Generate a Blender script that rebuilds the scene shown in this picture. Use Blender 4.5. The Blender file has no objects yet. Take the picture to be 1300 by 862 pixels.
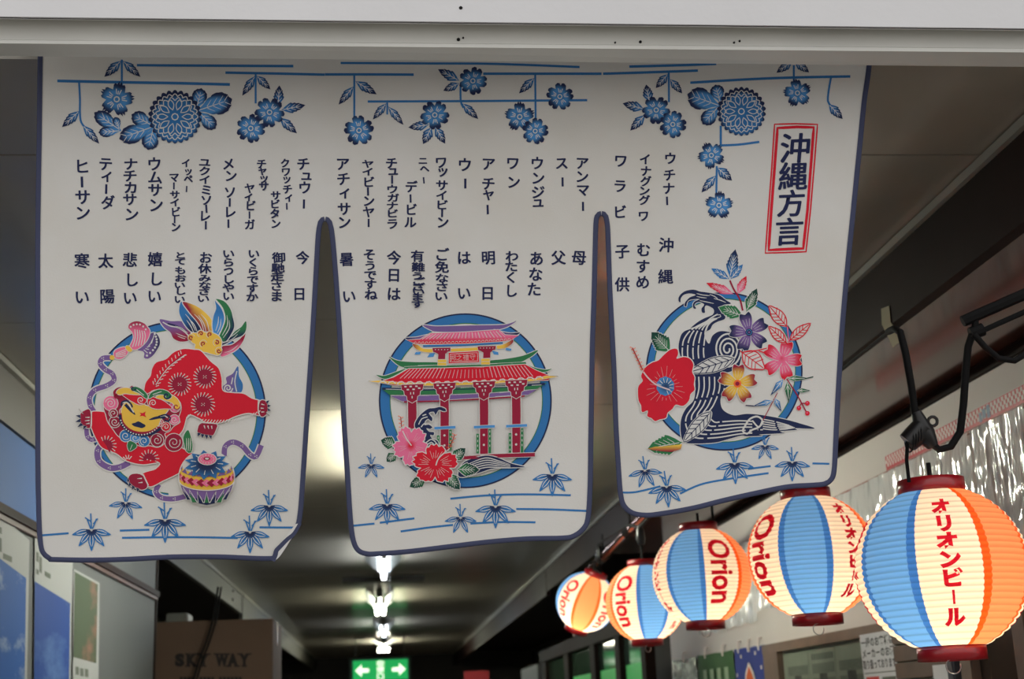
import bpy, bmesh, math, random
from math import sin, cos, pi, radians, sqrt, atan2, hypot
from mathutils import Vector, Matrix
from mathutils.geometry import delaunay_2d_cdt
random.seed(7)
SC = bpy.context.scene
COL = SC.collection
# ------------------------------------------------------------------ camera
FOC = 1700.0
EYE = Vector((0.0, 0.0, 1.6))
VPX, VPY = 487.0, 912.0
_y = Vector((VPX-650, 431-VPY, -FOC)).normalized()
# level cross seams in the picture fix the roll: the line direction through (600,197)
_p = Vector((-50.0, 234.0, -FOC))
_dz = 1.0
_dy = -_p.y/FOC*_dz
_dx = -(_y.y*_dy + _y.z*_dz)/_y.x
_x = Vector((_dx, _dy, _dz)).normalized()
if _x.x < 0: _x = -_x
_z = _x.cross(_y).normalized()
cam_d = bpy.data.cameras.new('camera'); cam = bpy.data.objects.new('camera', cam_d); COL.objects.link(cam)
cam_d.sensor_width = 36.0; cam_d.lens = 36.0*FOC/1300.0
cam_d.dof.use_dof = True; cam_d.dof.focus_distance = 2.0; cam_d.dof.aperture_fstop = 8.0
cam_d.clip_start = 0.05; cam_d.clip_end = 200
cam.matrix_world = Matrix(((_x.x, _x.y, _x.z, EYE.x), (_y.x, _y.y, _y.z, EYE.y), (_z.x, _z.y, _z.z, EYE.z), (0, 0, 0, 1)))
SC.camera = cam
# ------------------------------------------------------------------ sky and exposure
w = bpy.data.worlds.new('sky'); SC.world = w; w.use_nodes = True
wn = w.node_tree.nodes; wl = w.node_tree.links
bg = wn['Background']; bg.inputs['Strength'].default_value = 1.3
wtc = wn.new('ShaderNodeTexCoord'); wsep = wn.new('ShaderNodeSeparateXYZ'); wr = wn.new('ShaderNodeValToRGB')
wl.new(wtc.outputs['Generated'], wsep.inputs[0]); wl.new(wsep.outputs['Z'], wr.inputs[0]); wl.new(wr.outputs[0], bg.inputs[0])
wr.color_ramp.elements[0].position = 0.0; wr.color_ramp.elements[0].color = (0.70, 0.68, 0.66, 1)
wr.color_ramp.elements[1].position = 0.6; wr.color_ramp.elements[1].color = (0.96, 0.95, 0.94, 1)
SC.view_settings.view_transform = 'Standard'; SC.view_settings.look = 'None'
SC.view_settings.gamma = 1.0; SC.view_settings.use_curve_mapping = False
SC.view_settings.exposure = 0.0
SC.cycles.max_bounces = 10; SC.cycles.diffuse_bounces = 5; SC.cycles.transmission_bounces = 8; SC.cycles.transparent_max_bounces = 12
SC.cycles.sample_clamp_indirect = 4.0

# ------------------------------------------------------------------ helpers
def ray(px, py):
    u, v = px-650.0, 431.0-py
    return Vector((_x.x*u+_x.y*v-_x.z*FOC, _y.x*u+_y.y*v-_y.z*FOC, _z.x*u+_z.y*v-_z.z*FOC))
def onY(px, py, Y):
    d = ray(px, py); return EYE + d*((Y-EYE.y)/d.y)
def onX(px, py, X):
    d = ray(px, py); return EYE + d*((X-EYE.x)/d.x)
def onZ(px, py, Z):
    d = ray(px, py); return EYE + d*((Z-EYE.z)/d.z)
def lin(c): return tuple(((v/255.0)/12.92 if v/255.0 <= 0.04045 else ((v/255.0+0.055)/1.055)**2.4) for v in c)
def mat(name, col, rough=0.6, metal=0.0, spec=0.5, noise=0.0, nscale=8.0, bump=0.0, bscale=60.0, emit=None, es=0.0, coat=0.0):
    m = bpy.data.materials.new(name); m.use_nodes = True
    nt = m.node_tree; b = nt.nodes['Principled BSDF']
    c = lin(col) if max(col) > 1.0 else tuple(col)
    b.inputs['Base Color'].default_value = (*c, 1); b.inputs['Roughness'].default_value = rough
    b.inputs['Metallic'].default_value = metal; b.inputs['Specular IOR Level'].default_value = spec
    b.inputs['Coat Weight'].default_value = coat
    if noise > 0 or bump > 0:
        tc = nt.nodes.new('ShaderNodeTexCoord')
    if noise > 0:
        n = nt.nodes.new('ShaderNodeTexNoise'); n.inputs['Scale'].default_value = nscale; n.inputs['Detail'].default_value = 6
        nt.links.new(tc.outputs['Object'], n.inputs['Vector'])
        r = nt.nodes.new('ShaderNodeValToRGB')
        r.color_ramp.elements[0].position = 0.3; r.color_ramp.elements[1].position = 0.7
        r.color_ramp.elements[0].color = (*[v*(1-noise) for v in c], 1); r.color_ramp.elements[1].color = (*[min(1, v*(1+noise)) for v in c], 1)
        nt.links.new(n.outputs['Fac'], r.inputs[0]); nt.links.new(r.outputs[0], b.inputs['Base Color'])
    if bump > 0:
        n2 = nt.nodes.new('ShaderNodeTexNoise'); n2.inputs['Scale'].default_value = bscale; n2.inputs['Detail'].default_value = 4
        nt.links.new(tc.outputs['Object'], n2.inputs['Vector'])
        bp = nt.nodes.new('ShaderNodeBump'); bp.inputs['Strength'].default_value = bump; bp.inputs['Distance'].default_value = 0.01
        nt.links.new(n2.outputs['Fac'], bp.inputs['Height']); nt.links.new(bp.outputs[0], b.inputs['Normal'])
    if emit:
        b.inputs['Emission Color'].default_value = (*lin(emit), 1); b.inputs['Emission Strength'].default_value = es
    return m
def vcol_mat(name, trans=0.0, rough=0.8, spec=0.2, weave=False, gain=1.0):
    """material reading the dye / paint colour of each point; trans = share of light let through"""
    m = bpy.data.materials.new(name); m.use_nodes = True; nt = m.node_tree
    b = nt.nodes['Principled BSDF']; out = nt.nodes['Material Output']
    a = nt.nodes.new('ShaderNodeVertexColor'); a.layer_name = 'dye'
    src = a.outputs['Color']
    if weave:
        tc = nt.nodes.new('ShaderNodeTexCoord'); n = nt.nodes.new('ShaderNodeTexNoise'); n.inputs['Scale'].default_value = 5; n.inputs['Detail'].default_value = 5
        nt.links.new(tc.outputs['Object'], n.inputs['Vector'])
        r = nt.nodes.new('ShaderNodeValToRGB'); r.color_ramp.elements[0].position = .3; r.color_ramp.elements[1].position = .6
        r.color_ramp.elements[0].color = (.93, .915, .88, 1); r.color_ramp.elements[1].color = (1, 1, 1, 1)
        nt.links.new(n.outputs['Fac'], r.inputs[0])
        mx = nt.nodes.new('ShaderNodeMix'); mx.data_type = 'RGBA'; mx.blend_type = 'MULTIPLY'; mx.inputs[0].default_value = 1
        nt.links.new(src, mx.inputs[6]); nt.links.new(r.outputs[0], mx.inputs[7]); src = mx.outputs[2]
        n2 = nt.nodes.new('ShaderNodeTexNoise'); n2.inputs['Scale'].default_value = 420; n2.inputs['Detail'].default_value = 2
        nt.links.new(tc.outputs['Object'], n2.inputs['Vector'])
        bp = nt.nodes.new('ShaderNodeBump'); bp.inputs['Strength'].default_value = .25; bp.inputs['Distance'].default_value = .001
        nt.links.new(n2.outputs['Fac'], bp.inputs['Height']); nt.links.new(bp.outputs[0], b.inputs['Normal'])
    nt.links.new(src, b.inputs['Base Color'])
    b.inputs['Roughness'].default_value = rough; b.inputs['Specular IOR Level'].default_value = spec
    if trans > 0:
        t = nt.nodes.new('ShaderNodeBsdfTranslucent'); ms = nt.nodes.new('ShaderNodeMixShader'); ms.inputs[0].default_value = trans
        nt.links.new(src, t.inputs['Color']); nt.links.new(b.outputs[0], ms.inputs[1]); nt.links.new(t.outputs[0], ms.inputs[2])
        nt.links.new(ms.outputs[0], out.inputs['Surface'])
    return m
def tag(o, label=None, cat=None, group=None, kind=None):
    if label: o['label'] = label
    if cat: o['category'] = cat
    if group: o['group'] = group
    if kind: o['kind'] = kind
    return o
def empty(name, loc, label=None, cat=None, group=None, kind=None, rot=None):
    o = bpy.data.objects.new(name, None); o.empty_display_size = .05; o.location = loc
    if rot: o.rotation_euler = rot
    COL.objects.link(o); tag(o, label, cat, group, kind); return o
def link(o, parent=None):
    COL.objects.link(o)
    if parent is not None:
        o.parent = parent
        bpy.context.view_layer.update() if False else None
        o.matrix_parent_inverse = base_matrix(parent).inverted()
    return o
def base_matrix(o):
    m = o.matrix_parent_inverse @ o.matrix_basis if o.parent else o.matrix_basis
    return (base_matrix(o.parent) @ m) if o.parent else m
def mesh_obj(name, verts, faces, m, parent=None, smooth=False, cols=None, local=False, mats=None, fm=None):
    me = bpy.data.meshes.new(name); me.from_pydata([tuple(v) for v in verts], [], faces); me.update()
    if cols is not None:
        ca = me.color_attributes.new('dye', 'FLOAT_COLOR', 'POINT')
        flat = []
        for c in cols: flat.extend((c[0], c[1], c[2], 1.0))
        ca.data.foreach_set('color', flat)
    me.materials.append(m)
    if mats:
        for x in mats: me.materials.append(x)
    if fm: me.polygons.foreach_set('material_index', fm)
    if smooth: me.polygons.foreach_set('use_smooth', [True]*len(me.polygons))
    o = bpy.data.objects.new(name, me)
    if local:
        COL.objects.link(o); o.parent = parent
    else: link(o, parent)
    return o
class MB:
    """collects plain shapes into ONE mesh"""
    def __init__(s): s.v = []; s.f = []
    def add(s, v, f):
        n = len(s.v); s.v += [Vector(x) for x in v]; s.f += [[i+n for i in q] for q in f]; return s
    def box(s, a, b, bev=0.0):
        x0, y0, z0 = [min(a[i], b[i]) for i in range(3)]; x1, y1, z1 = [max(a[i], b[i]) for i in range(3)]
        if bev <= 0:
            s.add([(x0,y0,z0),(x1,y0,z0),(x1,y1,z0),(x0,y1,z0),(x0,y0,z1),(x1,y0,z1),(x1,y1,z1),(x0,y1,z1)],
                  [(0,3,2,1),(4,5,6,7),(0,1,5,4),(1,2,6,5),(2,3,7,6),(3,0,4,7)])
        else:
            bm = bmesh.new(); bmesh.ops.create_cube(bm, size=1.0)
            for v in bm.verts: v.co = Vector(((x0+x1)/2+v.co.x*(x1-x0), (y0+y1)/2+v.co.y*(y1-y0), (z0+z1)/2+v.co.z*(z1-z0)))
            bmesh.ops.bevel(bm, geom=bm.edges[:], offset=bev, segments=2, affect='EDGES')
            bm.verts.index_update(); s.add([v.co.copy() for v in bm.verts], [[v.index for v in f.verts] for f in bm.faces]); bm.free()
        return s
    def prism(s, poly, d):
        """closed polygon of 3-D points swept by vector d"""
        n = len(poly); p = [Vector(q) for q in poly]; d = Vector(d)
        s.add(p+[q+d for q in p], [list(range(n))[::-1], [i+n for i in range(n)]]+[(i, (i+1) % n, (i+1) % n+n, i+n) for i in range(n)]); return s
    def tube(s, pts, r, seg=10, cap=True):
        pts = [Vector(p) for p in pts]; rs = r if isinstance(r, (list, tuple)) else [r]*len(pts)
        n0 = len(s.v); up = Vector((0, 0, 1)); last = None
        for i, p in enumerate(pts):
            t = (pts[min(i+1, len(pts)-1)]-pts[max(i-1, 0)]).normalized()
            a = last - t*last.dot(t) if last is not None else (up.cross(t) if abs(t.z) < .95 else Vector((1, 0, 0)).cross(t))
            a.normalize(); last = a; b = t.cross(a)
            for k in range(seg):
                q = 2*pi*k/seg; s.v.append(p+(a*cos(q)+b*sin(q))*rs[i])
        for i in range(len(pts)-1):
            for k in range(seg):
                a0 = n0+i*seg+k; a1 = n0+i*seg+(k+1) % seg
                s.f.append((a0, a1, a1+seg, a0+seg))
        if cap:
            s.f.append([n0+k for k in range(seg)][::-1]); s.f.append([n0+(len(pts)-1)*seg+k for k in range(seg)])
        return s
    def lathe(s, prof, c=(0, 0, 0), seg=24, axis='z'):
        n0 = len(s.v); c = Vector(c)
        for (r, h) in prof:
            for k in range(seg):
                a = 2*pi*k/seg
                q = Vector((r*cos(a), r*sin(a), h)) if axis == 'z' else (Vector((r*cos(a), h, r*sin(a))) if axis == 'y' else Vector((h, r*cos(a), r*sin(a))))
                s.v.append(c+q)
        for i in range(len(prof)-1):
            for k in range(seg):
                a0 = n0+i*seg+k; a1 = n0+i*seg+(k+1) % seg
                s.f.append((a0, a1, a1+seg, a0+seg))
        return s
    def build(s, name, m, parent=None, smooth=False):
        me = bpy.data.meshes.new(name); me.from_pydata([tuple(v) for v in s.v], [], s.f)
        bm = bmesh.new(); bm.from_mesh(me); bmesh.ops.recalc_face_normals(bm, faces=bm.faces[:]); bm.to_mesh(me); bm.free()
        if smooth:
            me.polygons.foreach_set('use_smooth', [True]*len(me.polygons))
            me.set_sharp_from_angle(angle=radians(40))
        me.materials.append(m)
        o = bpy.data.objects.new(name, me); link(o, parent); return o

# glyph outlines, from Blender's own built-in typeface
_gc = {}
_tcu = bpy.data.curves.new('glyph_source', 'FONT'); _tob = bpy.data.objects.new('glyph_source', _tcu); COL.objects.link(_tob)
_tcu.resolution_u = 3
def glyph(ch, off=0.012, shear=0.0):
    k = (ch, off, shear)
    if k not in _gc:
        _tcu.body = ch; _tcu.offset = off; _tcu.shear = shear; bpy.context.view_layer.update()
        ev = _tob.evaluated_get(bpy.context.evaluated_depsgraph_get()); me = ev.to_mesh()
        _gc[k] = ([(v.co.x, v.co.y) for v in me.vertices], [list(p.vertices) for p in me.polygons]); ev.to_mesh_clear()
    return _gc[k]
def textrun(s, off=0.012, shear=0.0):
    """whole horizontal word as one glyph set, centred on its own box"""
    v, f = glyph(s, off, shear); xs = [p[0] for p in v]; ys = [p[1] for p in v]
    cx, cy = (min(xs)+max(xs))/2, (min(ys)+max(ys))/2
    return [(x-cx, y-cy) for x, y in v], f, max(xs)-min(xs), max(ys)-min(ys)
# ------------------------------------------------------------------ the setting
H = 1.0                     # ceiling above the eye
CZ = EYE.z + H
M_white_alu = mat('painted_aluminium', (208, 208, 210), .45, noise=.04, nscale=3, bump=.05)
M_under_alu = mat('weathered_aluminium', (206, 206, 201), .5, noise=.06, nscale=4, bump=.05)
M_ceil = mat('ceiling_board', (152, 146, 134), .30, noise=.08, nscale=2.5, spec=.7, coat=.25)
M_wall = mat('painted_wall', (205, 196, 190), .6, noise=.04, nscale=2)
M_wall_l = mat('grey_wall_panel', (92, 95, 97), .6, noise=.05, nscale=2)
M_floor = mat('concrete_floor', (120, 116, 110), .7, noise=.15, nscale=5, bump=.2)
M_dark = mat('dark_stained_wood', (34, 24, 21), .6, noise=.2, nscale=9, spec=.06)
M_gloss_brown = mat('glossy_brown_panel', (84, 50, 42), .12, noise=.3, nscale=3)
M_rail = mat('pale_metal_rail', (150, 148, 140), .4)
M_black = mat('black_rubber', (8, 8, 9), .7, spec=.2)
M_fasc = mat('grey_fascia', (84, 83, 76), .55)
M_darkroom = mat('dark_room_wall', (60, 54, 50), .7)
LX, RX, FX = -1.05, 1.556, 1.17
M_dark_gloss = mat('dark_gloss_board', (40, 27, 25), .55, noise=.2, nscale=4, spec=.06)
M_brown_band = mat('brown_band', (62, 52, 42), .5)
def struct(o): o['kind'] = 'structure'; return o
struct(MB().box((-6, -8, -.15), (7, 26, 0)).build('floor', M_floor))
# ceiling: a backing board and one board per joint
ce = struct(MB().box((-2.2, 1.925, CZ+.012), (2.6, 24, CZ+.10)).build('ceiling', M_dark))
seam0 = onZ(300, 197, CZ).y; seam1 = onZ(300, 407, CZ).y
step = seam1-seam0; y = seam0-step
while y < 23:
    a, b = max(y+.003, 1.93), y+step-.003
    dz = random.uniform(0, .0015)
    MB().box((-1.10, a, CZ+dz), (FX, b, CZ+.012)).build('ceiling_board', M_ceil, ce)
    y += step
# side fascias under the ceiling edge
ZR = 2.423   # lower edge of the right fascia
for i, (x0, s, y0, y1, lo) in enumerate([(FX, 1, 1.93, 9.6, ZR), (FX, 1, 9.64, 22.95, 2.40), (-1.10, -1, 6.5, 10.9, 2.44), (-1.10, -1, 10.95, 22.95, 2.40)]):
    o = struct(MB().box((x0, y0, lo), (x0+s*.03, y1, CZ-.002)).build('trim_%d' % (i+1), M_dark_gloss if i < 2 else M_fasc))
    MB().box((x0-s*.012, y0, CZ-.02), (x0, y1, CZ-.002)).build('edge_rail', M_rail, o)
    if i == 2:
        for zz in (CZ-.05, CZ-.11): MB().lathe([(0.0001, .012), (.012, .010), (.014, 0)], (x0, 10.2, zz), 10, 'x').build('bolt', M_rail, o)
# soffit between the fascia and the right wall
struct(MB().box((FX+.03, 1.93, ZR), (RX+.05, 7.34, ZR+.03)).build('trim_5', M_gloss_brown))
o = struct(MB().box((RX-.012, 1.99, ZR-.03), (RX, 7.33, ZR-.001)).build('trim_6', M_dark))
# side walls
struct(MB().box((RX, 1.991, 0), (RX+.12, 7.34, ZR)).build('wall_right', M_wall))
struct(MB().box((LX-.12, 1.99, 0), (LX, 6.45, CZ)).build('wall_left', M_wall_l))
o = struct(MB().box((LX, 1.99, 2.435), (LX+.012, 6.45, CZ)).build('trim_8', M_brown_band))
MB().box((LX+.012, 1.99, CZ-.018), (LX+.028, 6.45, CZ-.002)).build('edge_rail', M_rail, o)
o = struct(MB().box((LX, 1.99, 2.185), (LX+.02, 6.45, 2.21)).build('trim_9', M_dark_gloss))
o = struct(MB().box((LX, 1.99, 2.17), (LX+.012, 6.45, 2.185)).build('trim_10', mat('brown_rail', (86, 62, 54), .5)))
struct(MB().box((2.5, 1.99, 0), (2.6, 23.9, CZ+.012)).build('wall_right_outer', M_darkroom))
struct(MB().box((-2.2, 1.99, 0), (-2.1, 23.9, CZ+.012)).build('wall_left_outer', M_darkroom))
struct(MB().box((-2.2, 23.0, 0), (2.6, 23.1, CZ+.012)).build('wall_back', M_darkroom))
# the street front: piers either side and the wall above the lintel
struct(MB().box((-3.0, 1.75, 0), (-1.35, 1.99, 4.2)).build('wall_front_left', M_under_alu))
struct(MB().box((1.62, 1.75, 0), (3.4, 1.99, 4.2)).build('wall_front_right', M_under_alu))
struct(MB().box((-1.35, 1.80, 2.72), (1.62, 1.92, 4.2)).build('wall_front_upper', M_under_alu))
# lintel profile read at two ends, a slightly sagging aluminium box
def lintel():
    L, R = -40, 1345
    def pt(px, pyl, pyr, Y):
        py = pyl+(pyr-pyl)*(px/1300.0); return onY(px, py, Y)
    prof = [(-60, -46, 1.735), (21, 36, 1.735), (24, 39, 1.742), (24.5, 39.5, 1.765), (50, 61, 1.765), (51, 62, 1.759), (55, 66.5, 1.759), (71, 85, 1.80), (-60, -46, 1.80)]
    up = [pt(L, a, b, Y) for a, b, Y in prof]; dn = [pt(R, a, b, Y) for a, b, Y in prof]
    up[8] = up[0]+Vector((0, .09, 0)); dn[8] = dn[0]+Vector((0, .09, 0))
    n = len(prof)
    top_f = [0, 1, 2]; low_f = [3, 4, 5, 6]
    me = MB().add(up+dn, [(i, (i+1) % n, (i+1) % n+n, i+n) for i in range(n)]+[list(range(n))[::-1], [i+n for i in range(n)]])
    o = me.build('trim_7', M_white_alu)
    o.data.materials.append(M_under_alu)
    for p in o.data.polygons:
        vi = set(p.vertices)
        if len(vi) == 4 and min(v % n for v in vi) in (2, 3, 4, 5, 6): p.material_index = 1
    struct(o)
    # dark open joint between the two profiles
    a, b = pt(L, 22.5, 37.5, 1.7345), pt(R, 22.5, 37.5, 1.7345)
    pts = [a+(b-a)*(i/40)+Vector((0, 0, random.uniform(-.0005, .0005))) for i in range(41)]
    MB().tube(pts, .0005, 6).build('open_joint', M_black, o)
    for px, py, r, Y in ((585, 10, .0028, 1.735), (582, 50, .0026, 1.764), (588, 48, .0014, 1.764), (781, 54, .0014, 1.764), (813, 53, .0022, 1.764), (932, 54, .0016, 1.764), (939, 52, .0016, 1.764)):
        c = onY(px, py, Y)
        MB().lathe([(0.0001, -.0015), (r*.8, -.0013), (r, 0), (r, .002)], c, 10, 'y').build('old_screw', M_black, o)
    # curtain rod carrier behind the lintel
    return o
lintel()
# ------------------------------------------------------------------ printed cloth
NY = 1.90
def cw(x, y):
    """gentle waves of the hanging cloth, metres"""
    t = max(0.0, (y-150)/500.0)
    return (.0045*sin(x/71.0+.6)*min(1, t+.12) + .0014*sin(x/37.0+y/160.0)*t + .010*t*t*sin((x-230)/150.0) - .006*t*t*cos(y/85.0+x/300.0))
def cs(x, y, off=0.0):
    return onY(x, y, NY+cw(x, y)-off)
WHITE = (.76, .75, .725)
_ref = lin((180, 175, 170))
def dye(r, g, b):
    c = lin((r, g, b)); return tuple(min(.95, c[i]/_ref[i]*.74) for i in range(3))
P = dict(white=WHITE, navy=dye(34, 40, 66), blue=dye(48, 98, 144), lblue=dye(68, 120, 166), red=dye(180, 30, 44), crim=dye(130, 30, 50), pink=dye(198, 96, 124),
         lpink=dye(218, 142, 162), purple=dye(106, 80, 124), yel=dye(198, 158, 64), green=dye(46, 100, 62), dgreen=dye(28, 56, 48), orange=dye(206, 92, 48), hem=dye(60, 62, 82), ink=dye(34, 38, 66))
def mixc(a, b, t):
    t = max(0, min(1, t)); return tuple(a[i]*(1-t)+b[i]*t for i in range(3))
def pc(c): return P[c] if isinstance(c, str) else c
def cr(pts, closed=True, step=3.0):
    n = len(pts); out = []
    for i in (range(n) if closed else range(n-1)):
        if closed: p0, p1, p2, p3 = pts[i-1], pts[i], pts[(i+1) % n], pts[(i+2) % n]
        else: p0, p1, p2, p3 = pts[max(i-1, 0)], pts[i], pts[i+1], pts[min(i+2, n-1)]
        L = hypot(p2[0]-p1[0], p2[1]-p1[1])
        if L < 1e-6: continue
        k = max(1, min(12, int(L/step+.5)))
        for j in range(k):
            t = j/k; t2 = t*t; t3 = t2*t
            out.append(tuple(.5*(2*p1[a]+(p2[a]-p0[a])*t+(2*p0[a]-5*p1[a]+4*p2[a]-p3[a])*t2+(3*p1[a]-p0[a]-3*p2[a]+p3[a])*t3) for a in (0, 1)))
    if not closed: out.append(tuple(pts[-1][:2]))
    return out
def inside(p, poly):
    x, y = p; c = False; n = len(poly); j = n-1
    for i in range(n):
        xi, yi = poly[i]; xj, yj = poly[j]
        if (yi > y) != (yj > y) and x < (xj-xi)*(y-yi)/(yj-yi)+xi: c = not c
        j = i
    return c
def dist_edge(p, poly):
    best = 1e9; n = len(poly)
    for i in range(n):
        a = poly[i]; b = poly[(i+1) % n]; dx, dy = b[0]-a[0], b[1]-a[1]; L = dx*dx+dy*dy
        t = 0 if L == 0 else max(0, min(1, ((p[0]-a[0])*dx+(p[1]-a[1])*dy)/L))
        d = hypot(p[0]-a[0]-t*dx, p[1]-a[1]-t*dy)
        if d < best: best = d
    return best
def triangulate(poly, g, margin=.6):
    """outline plus an inner lattice of spacing g"""
    q = []
    for p in poly:
        if not q or hypot(p[0]-q[-1][0], p[1]-q[-1][1]) > .12: q.append(p)
    if hypot(q[0][0]-q[-1][0], q[0][1]-q[-1][1]) < .12: q.pop()
    n = len(q); xs = [p[0] for p in q]; ys = [p[1] for p in q]; pts = list(q)
    x0, x1, y0, y1 = min(xs), max(xs), min(ys), max(ys)
    if (x1-x0) > g and (y1-y0) > g*.8:
        r = 0; yy = y0+g*.5
        while yy < y1:
            xx = x0+g*(.25 if r % 2 else .75)
            cuts = []
            for i in range(n):
                a, b = q[i-1], q[i]
                if (a[1] > yy) != (b[1] > yy): cuts.append(a[0]+(b[0]-a[0])*(yy-a[1])/(b[1]-a[1]))
            cuts.sort()
            for a, b in zip(cuts[::2], cuts[1::2]):
                k = math.ceil((a+g*.35-xx)/g); t = xx+k*g
                while t < b-g*.35: pts.append((t, yy)); t += g
            yy += g*.87; r += 1
    r = delaunay_2d_cdt([Vector(p) for p in pts], [], [list(range(n))], 1, 1e-4)
    return [(v.x, v.y) for v in r[0]], [list(f) for f in r[2]]
class Art:
    STEP = 8e-5
    def __init__(s, base=3e-4, surf=cs):
        s.v = []; s.f = []; s.c = []; s.ox = s.oy = 0.0; s.s = 1.0; s.z = base; s.base = base; s.surf = surf; s.cell = {}; s.k = 1.0; s.par = None
    def F(s, ox, oy, sc): s.ox, s.oy, s.s = ox, oy, sc; return s
    def T(s, p): return (s.ox+p[0]/s.s, s.oy+p[1]/s.s)
    def up(s): s.z += s.STEP
    def reset(s): s.z = s.base; return s
    def emit(s, vs, fs, col):
        """each shape lies one film of dye above whatever it covers"""
        cells = set()
        for q in fs:
            xs = [vs[i][0] for i in q]; ys = [vs[i][1] for i in q]
            for cx in range(int(min(xs)), int(max(xs))+1):
                for cy in range(int(min(ys)), int(max(ys))+1): cells.add((cx, cy))
        lay = 1+max([s.cell.get(k, 0) for k in cells] or [0])
        for k in cells: s.cell[k] = lay
        n = len(s.v); fn = callable(col); c0 = None if fn else pc(col); z = s.base+s.STEP*lay; s.maxlay = max(lay, getattr(s, 'maxlay', 0))
        for p in vs:
            s.v.append(s.surf(p[0], p[1], z)); s.c.append(col(p[0], p[1]) if fn else c0)
        s.f += [[i+n for i in q] for q in fs]
    def fill(s, pts, col, sm=True, g=None, halo=0.0, step=2.5):
        a = [s.T(p) for p in pts]
        if sm: a = cr(a, True, step)
        if halo > 0: s.ribbon(a+[a[0]], halo*2, 'white')
        s.up(); v, f = triangulate(a, g or 7.0); s.emit(v, f, col)
    def ribbon(s, a, w, col, taper=(1, 1)):
        """a: points already in picture-of-cloth units; w total width"""
        s.up(); n = len(a); vs = []
        for i, p in enumerate(a):
            q0 = a[max(i-1, 0)]; q1 = a[min(i+1, n-1)]
            if i == 0 and n > 2 and hypot(a[0][0]-a[-1][0], a[0][1]-a[-1][1]) < .01: q0 = a[-2]
            if i == n-1 and n > 2 and hypot(a[0][0]-a[-1][0], a[0][1]-a[-1][1]) < .01: q1 = a[1]
            dx, dy = q1[0]-q0[0], q1[1]-q0[1]; L = hypot(dx, dy) or 1
            t = i/(n-1) if n > 1 else 0
            k = w(t) if callable(w) else w*(min(1, taper[0]+(1-taper[0])*t*3) if t < .34 else 1)*(min(1, taper[1]+(1-taper[1])*(1-t)*3) if t > .66 else 1)
            ex, ey = -dy/L*k/2, dx/L*k/2
            vs += [(p[0]+ex, p[1]+ey), (p[0]-ex, p[1]-ey)]
        s.emit(vs, [(2*i, 2*i+1, 2*i+3, 2*i+2) for i in range(n-1)], col)
    def line(s, pts, w, col, sm=True, taper=(1, 1), step=3.0):
        """w in the current frame's units"""
        a = [s.T(p) for p in pts]
        if sm and len(a) > 2: a = cr(a, False, step)
        elif len(a) == 2:
            L = hypot(a[1][0]-a[0][0], a[1][1]-a[0][1]); k = max(1, int(L/8)); a = [(a[0][0]+(a[1][0]-a[0][0])*i/k, a[0][1]+(a[1][1]-a[0][1])*i/k) for i in range(k+1)]
        else:
            b = []
            for p, q in zip(a, a[1:]):
                L = hypot(q[0]-p[0], q[1]-p[1]); k = max(1, int(L/8)); b += [(p[0]+(q[0]-p[0])*i/k, p[1]+(q[1]-p[1])*i/k) for i in range(k)]
            a = b+[a[-1]]
        s.ribbon(a, (lambda t, w=w: w(t)/s.s) if callable(w) else w*s.k/s.s, col, taper)
    def dot(s, x, y, r, col, ry=None, n=10):
        s.fill([(x+r*cos(2*pi*i/n), y+(ry or r)*sin(2*pi*i/n)) for i in range(n)], col, False, 99 if r/s.s < 4 else 6)
    def build(s, name, parent, m=None):
        return mesh_obj(name, s.v, s.f, m or M_cloth, parent, True, s.c)
    # ---- motifs
    def spiral(s, x, y, r, w, col, turns=1.6, a0=0.0, d=1):
        n = int(10*turns)+2
        s.line([(x+r*(1-i/n*.92)*cos(a0+d*2*pi*turns*i/n), y+r*(1-i/n*.92)*sin(a0+d*2*pi*turns*i/n)) for i in range(n)], w, col, True, (1, .6))
    def blossom(s, x, y, r, rot=0.0, n=5, pointed=False):
        z0 = s.z; X, Y = s.T((x, y)); R = r/s.s; out = []
        for k in range(n):
            a = rot+2*pi*k/n; h = pi/n
            prof = [(-.98, .62), (-.78, .90), (-.42, 1.0), (-.16, .97), (0, .80), (.16, .97), (.42, 1.0), (.78, .90)] if not pointed else [(-.98, .60), (-.7, .86), (-.5, .93), (-.30, .86), (-.1, 1.04), (0, .86), (.1, 1.04), (.30, .86), (.5, .93), (.7, .86)]
            for t, q in prof: out.append((x+r*q*cos(a+t*h*.93), y+r*q*sin(a+t*h*.93)))
        jit = random.uniform(0, 6)
        def col(px, py):
            d = hypot(px-X, py-Y)/R; a = atan2(py-Y, px-X)
            return mixc(P['lblue'], P['navy'], (d-.50)*3.0+.3*sin(a*2+jit)) if d > .3 else mixc(P['lblue'], P['blue'], .5)
        s.fill(out, col, False, max(1.6, R/7))
        for k in range(n):
            for da, r0, r1 in ((-.16, .30, .60), (0, .28, .50), (.16, .30, .60)) if r/s.s > 15 else ((-.17, .30, .62), (.17, .30, .62)):
                a = rot+2*pi*k/n+da*(5/n)*1.6
                s.line([(x+r*r0*cos(a), y+r*r0*sin(a)), (x+r*r1*cos(a), y+r*r1*sin(a))], .055*r/s.k, 'white', False)
        s.line([(x+r*.15*cos(t*pi/4), y+r*.15*sin(t*pi/4)) for t in range(9)], .06*r, 'white')
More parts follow.
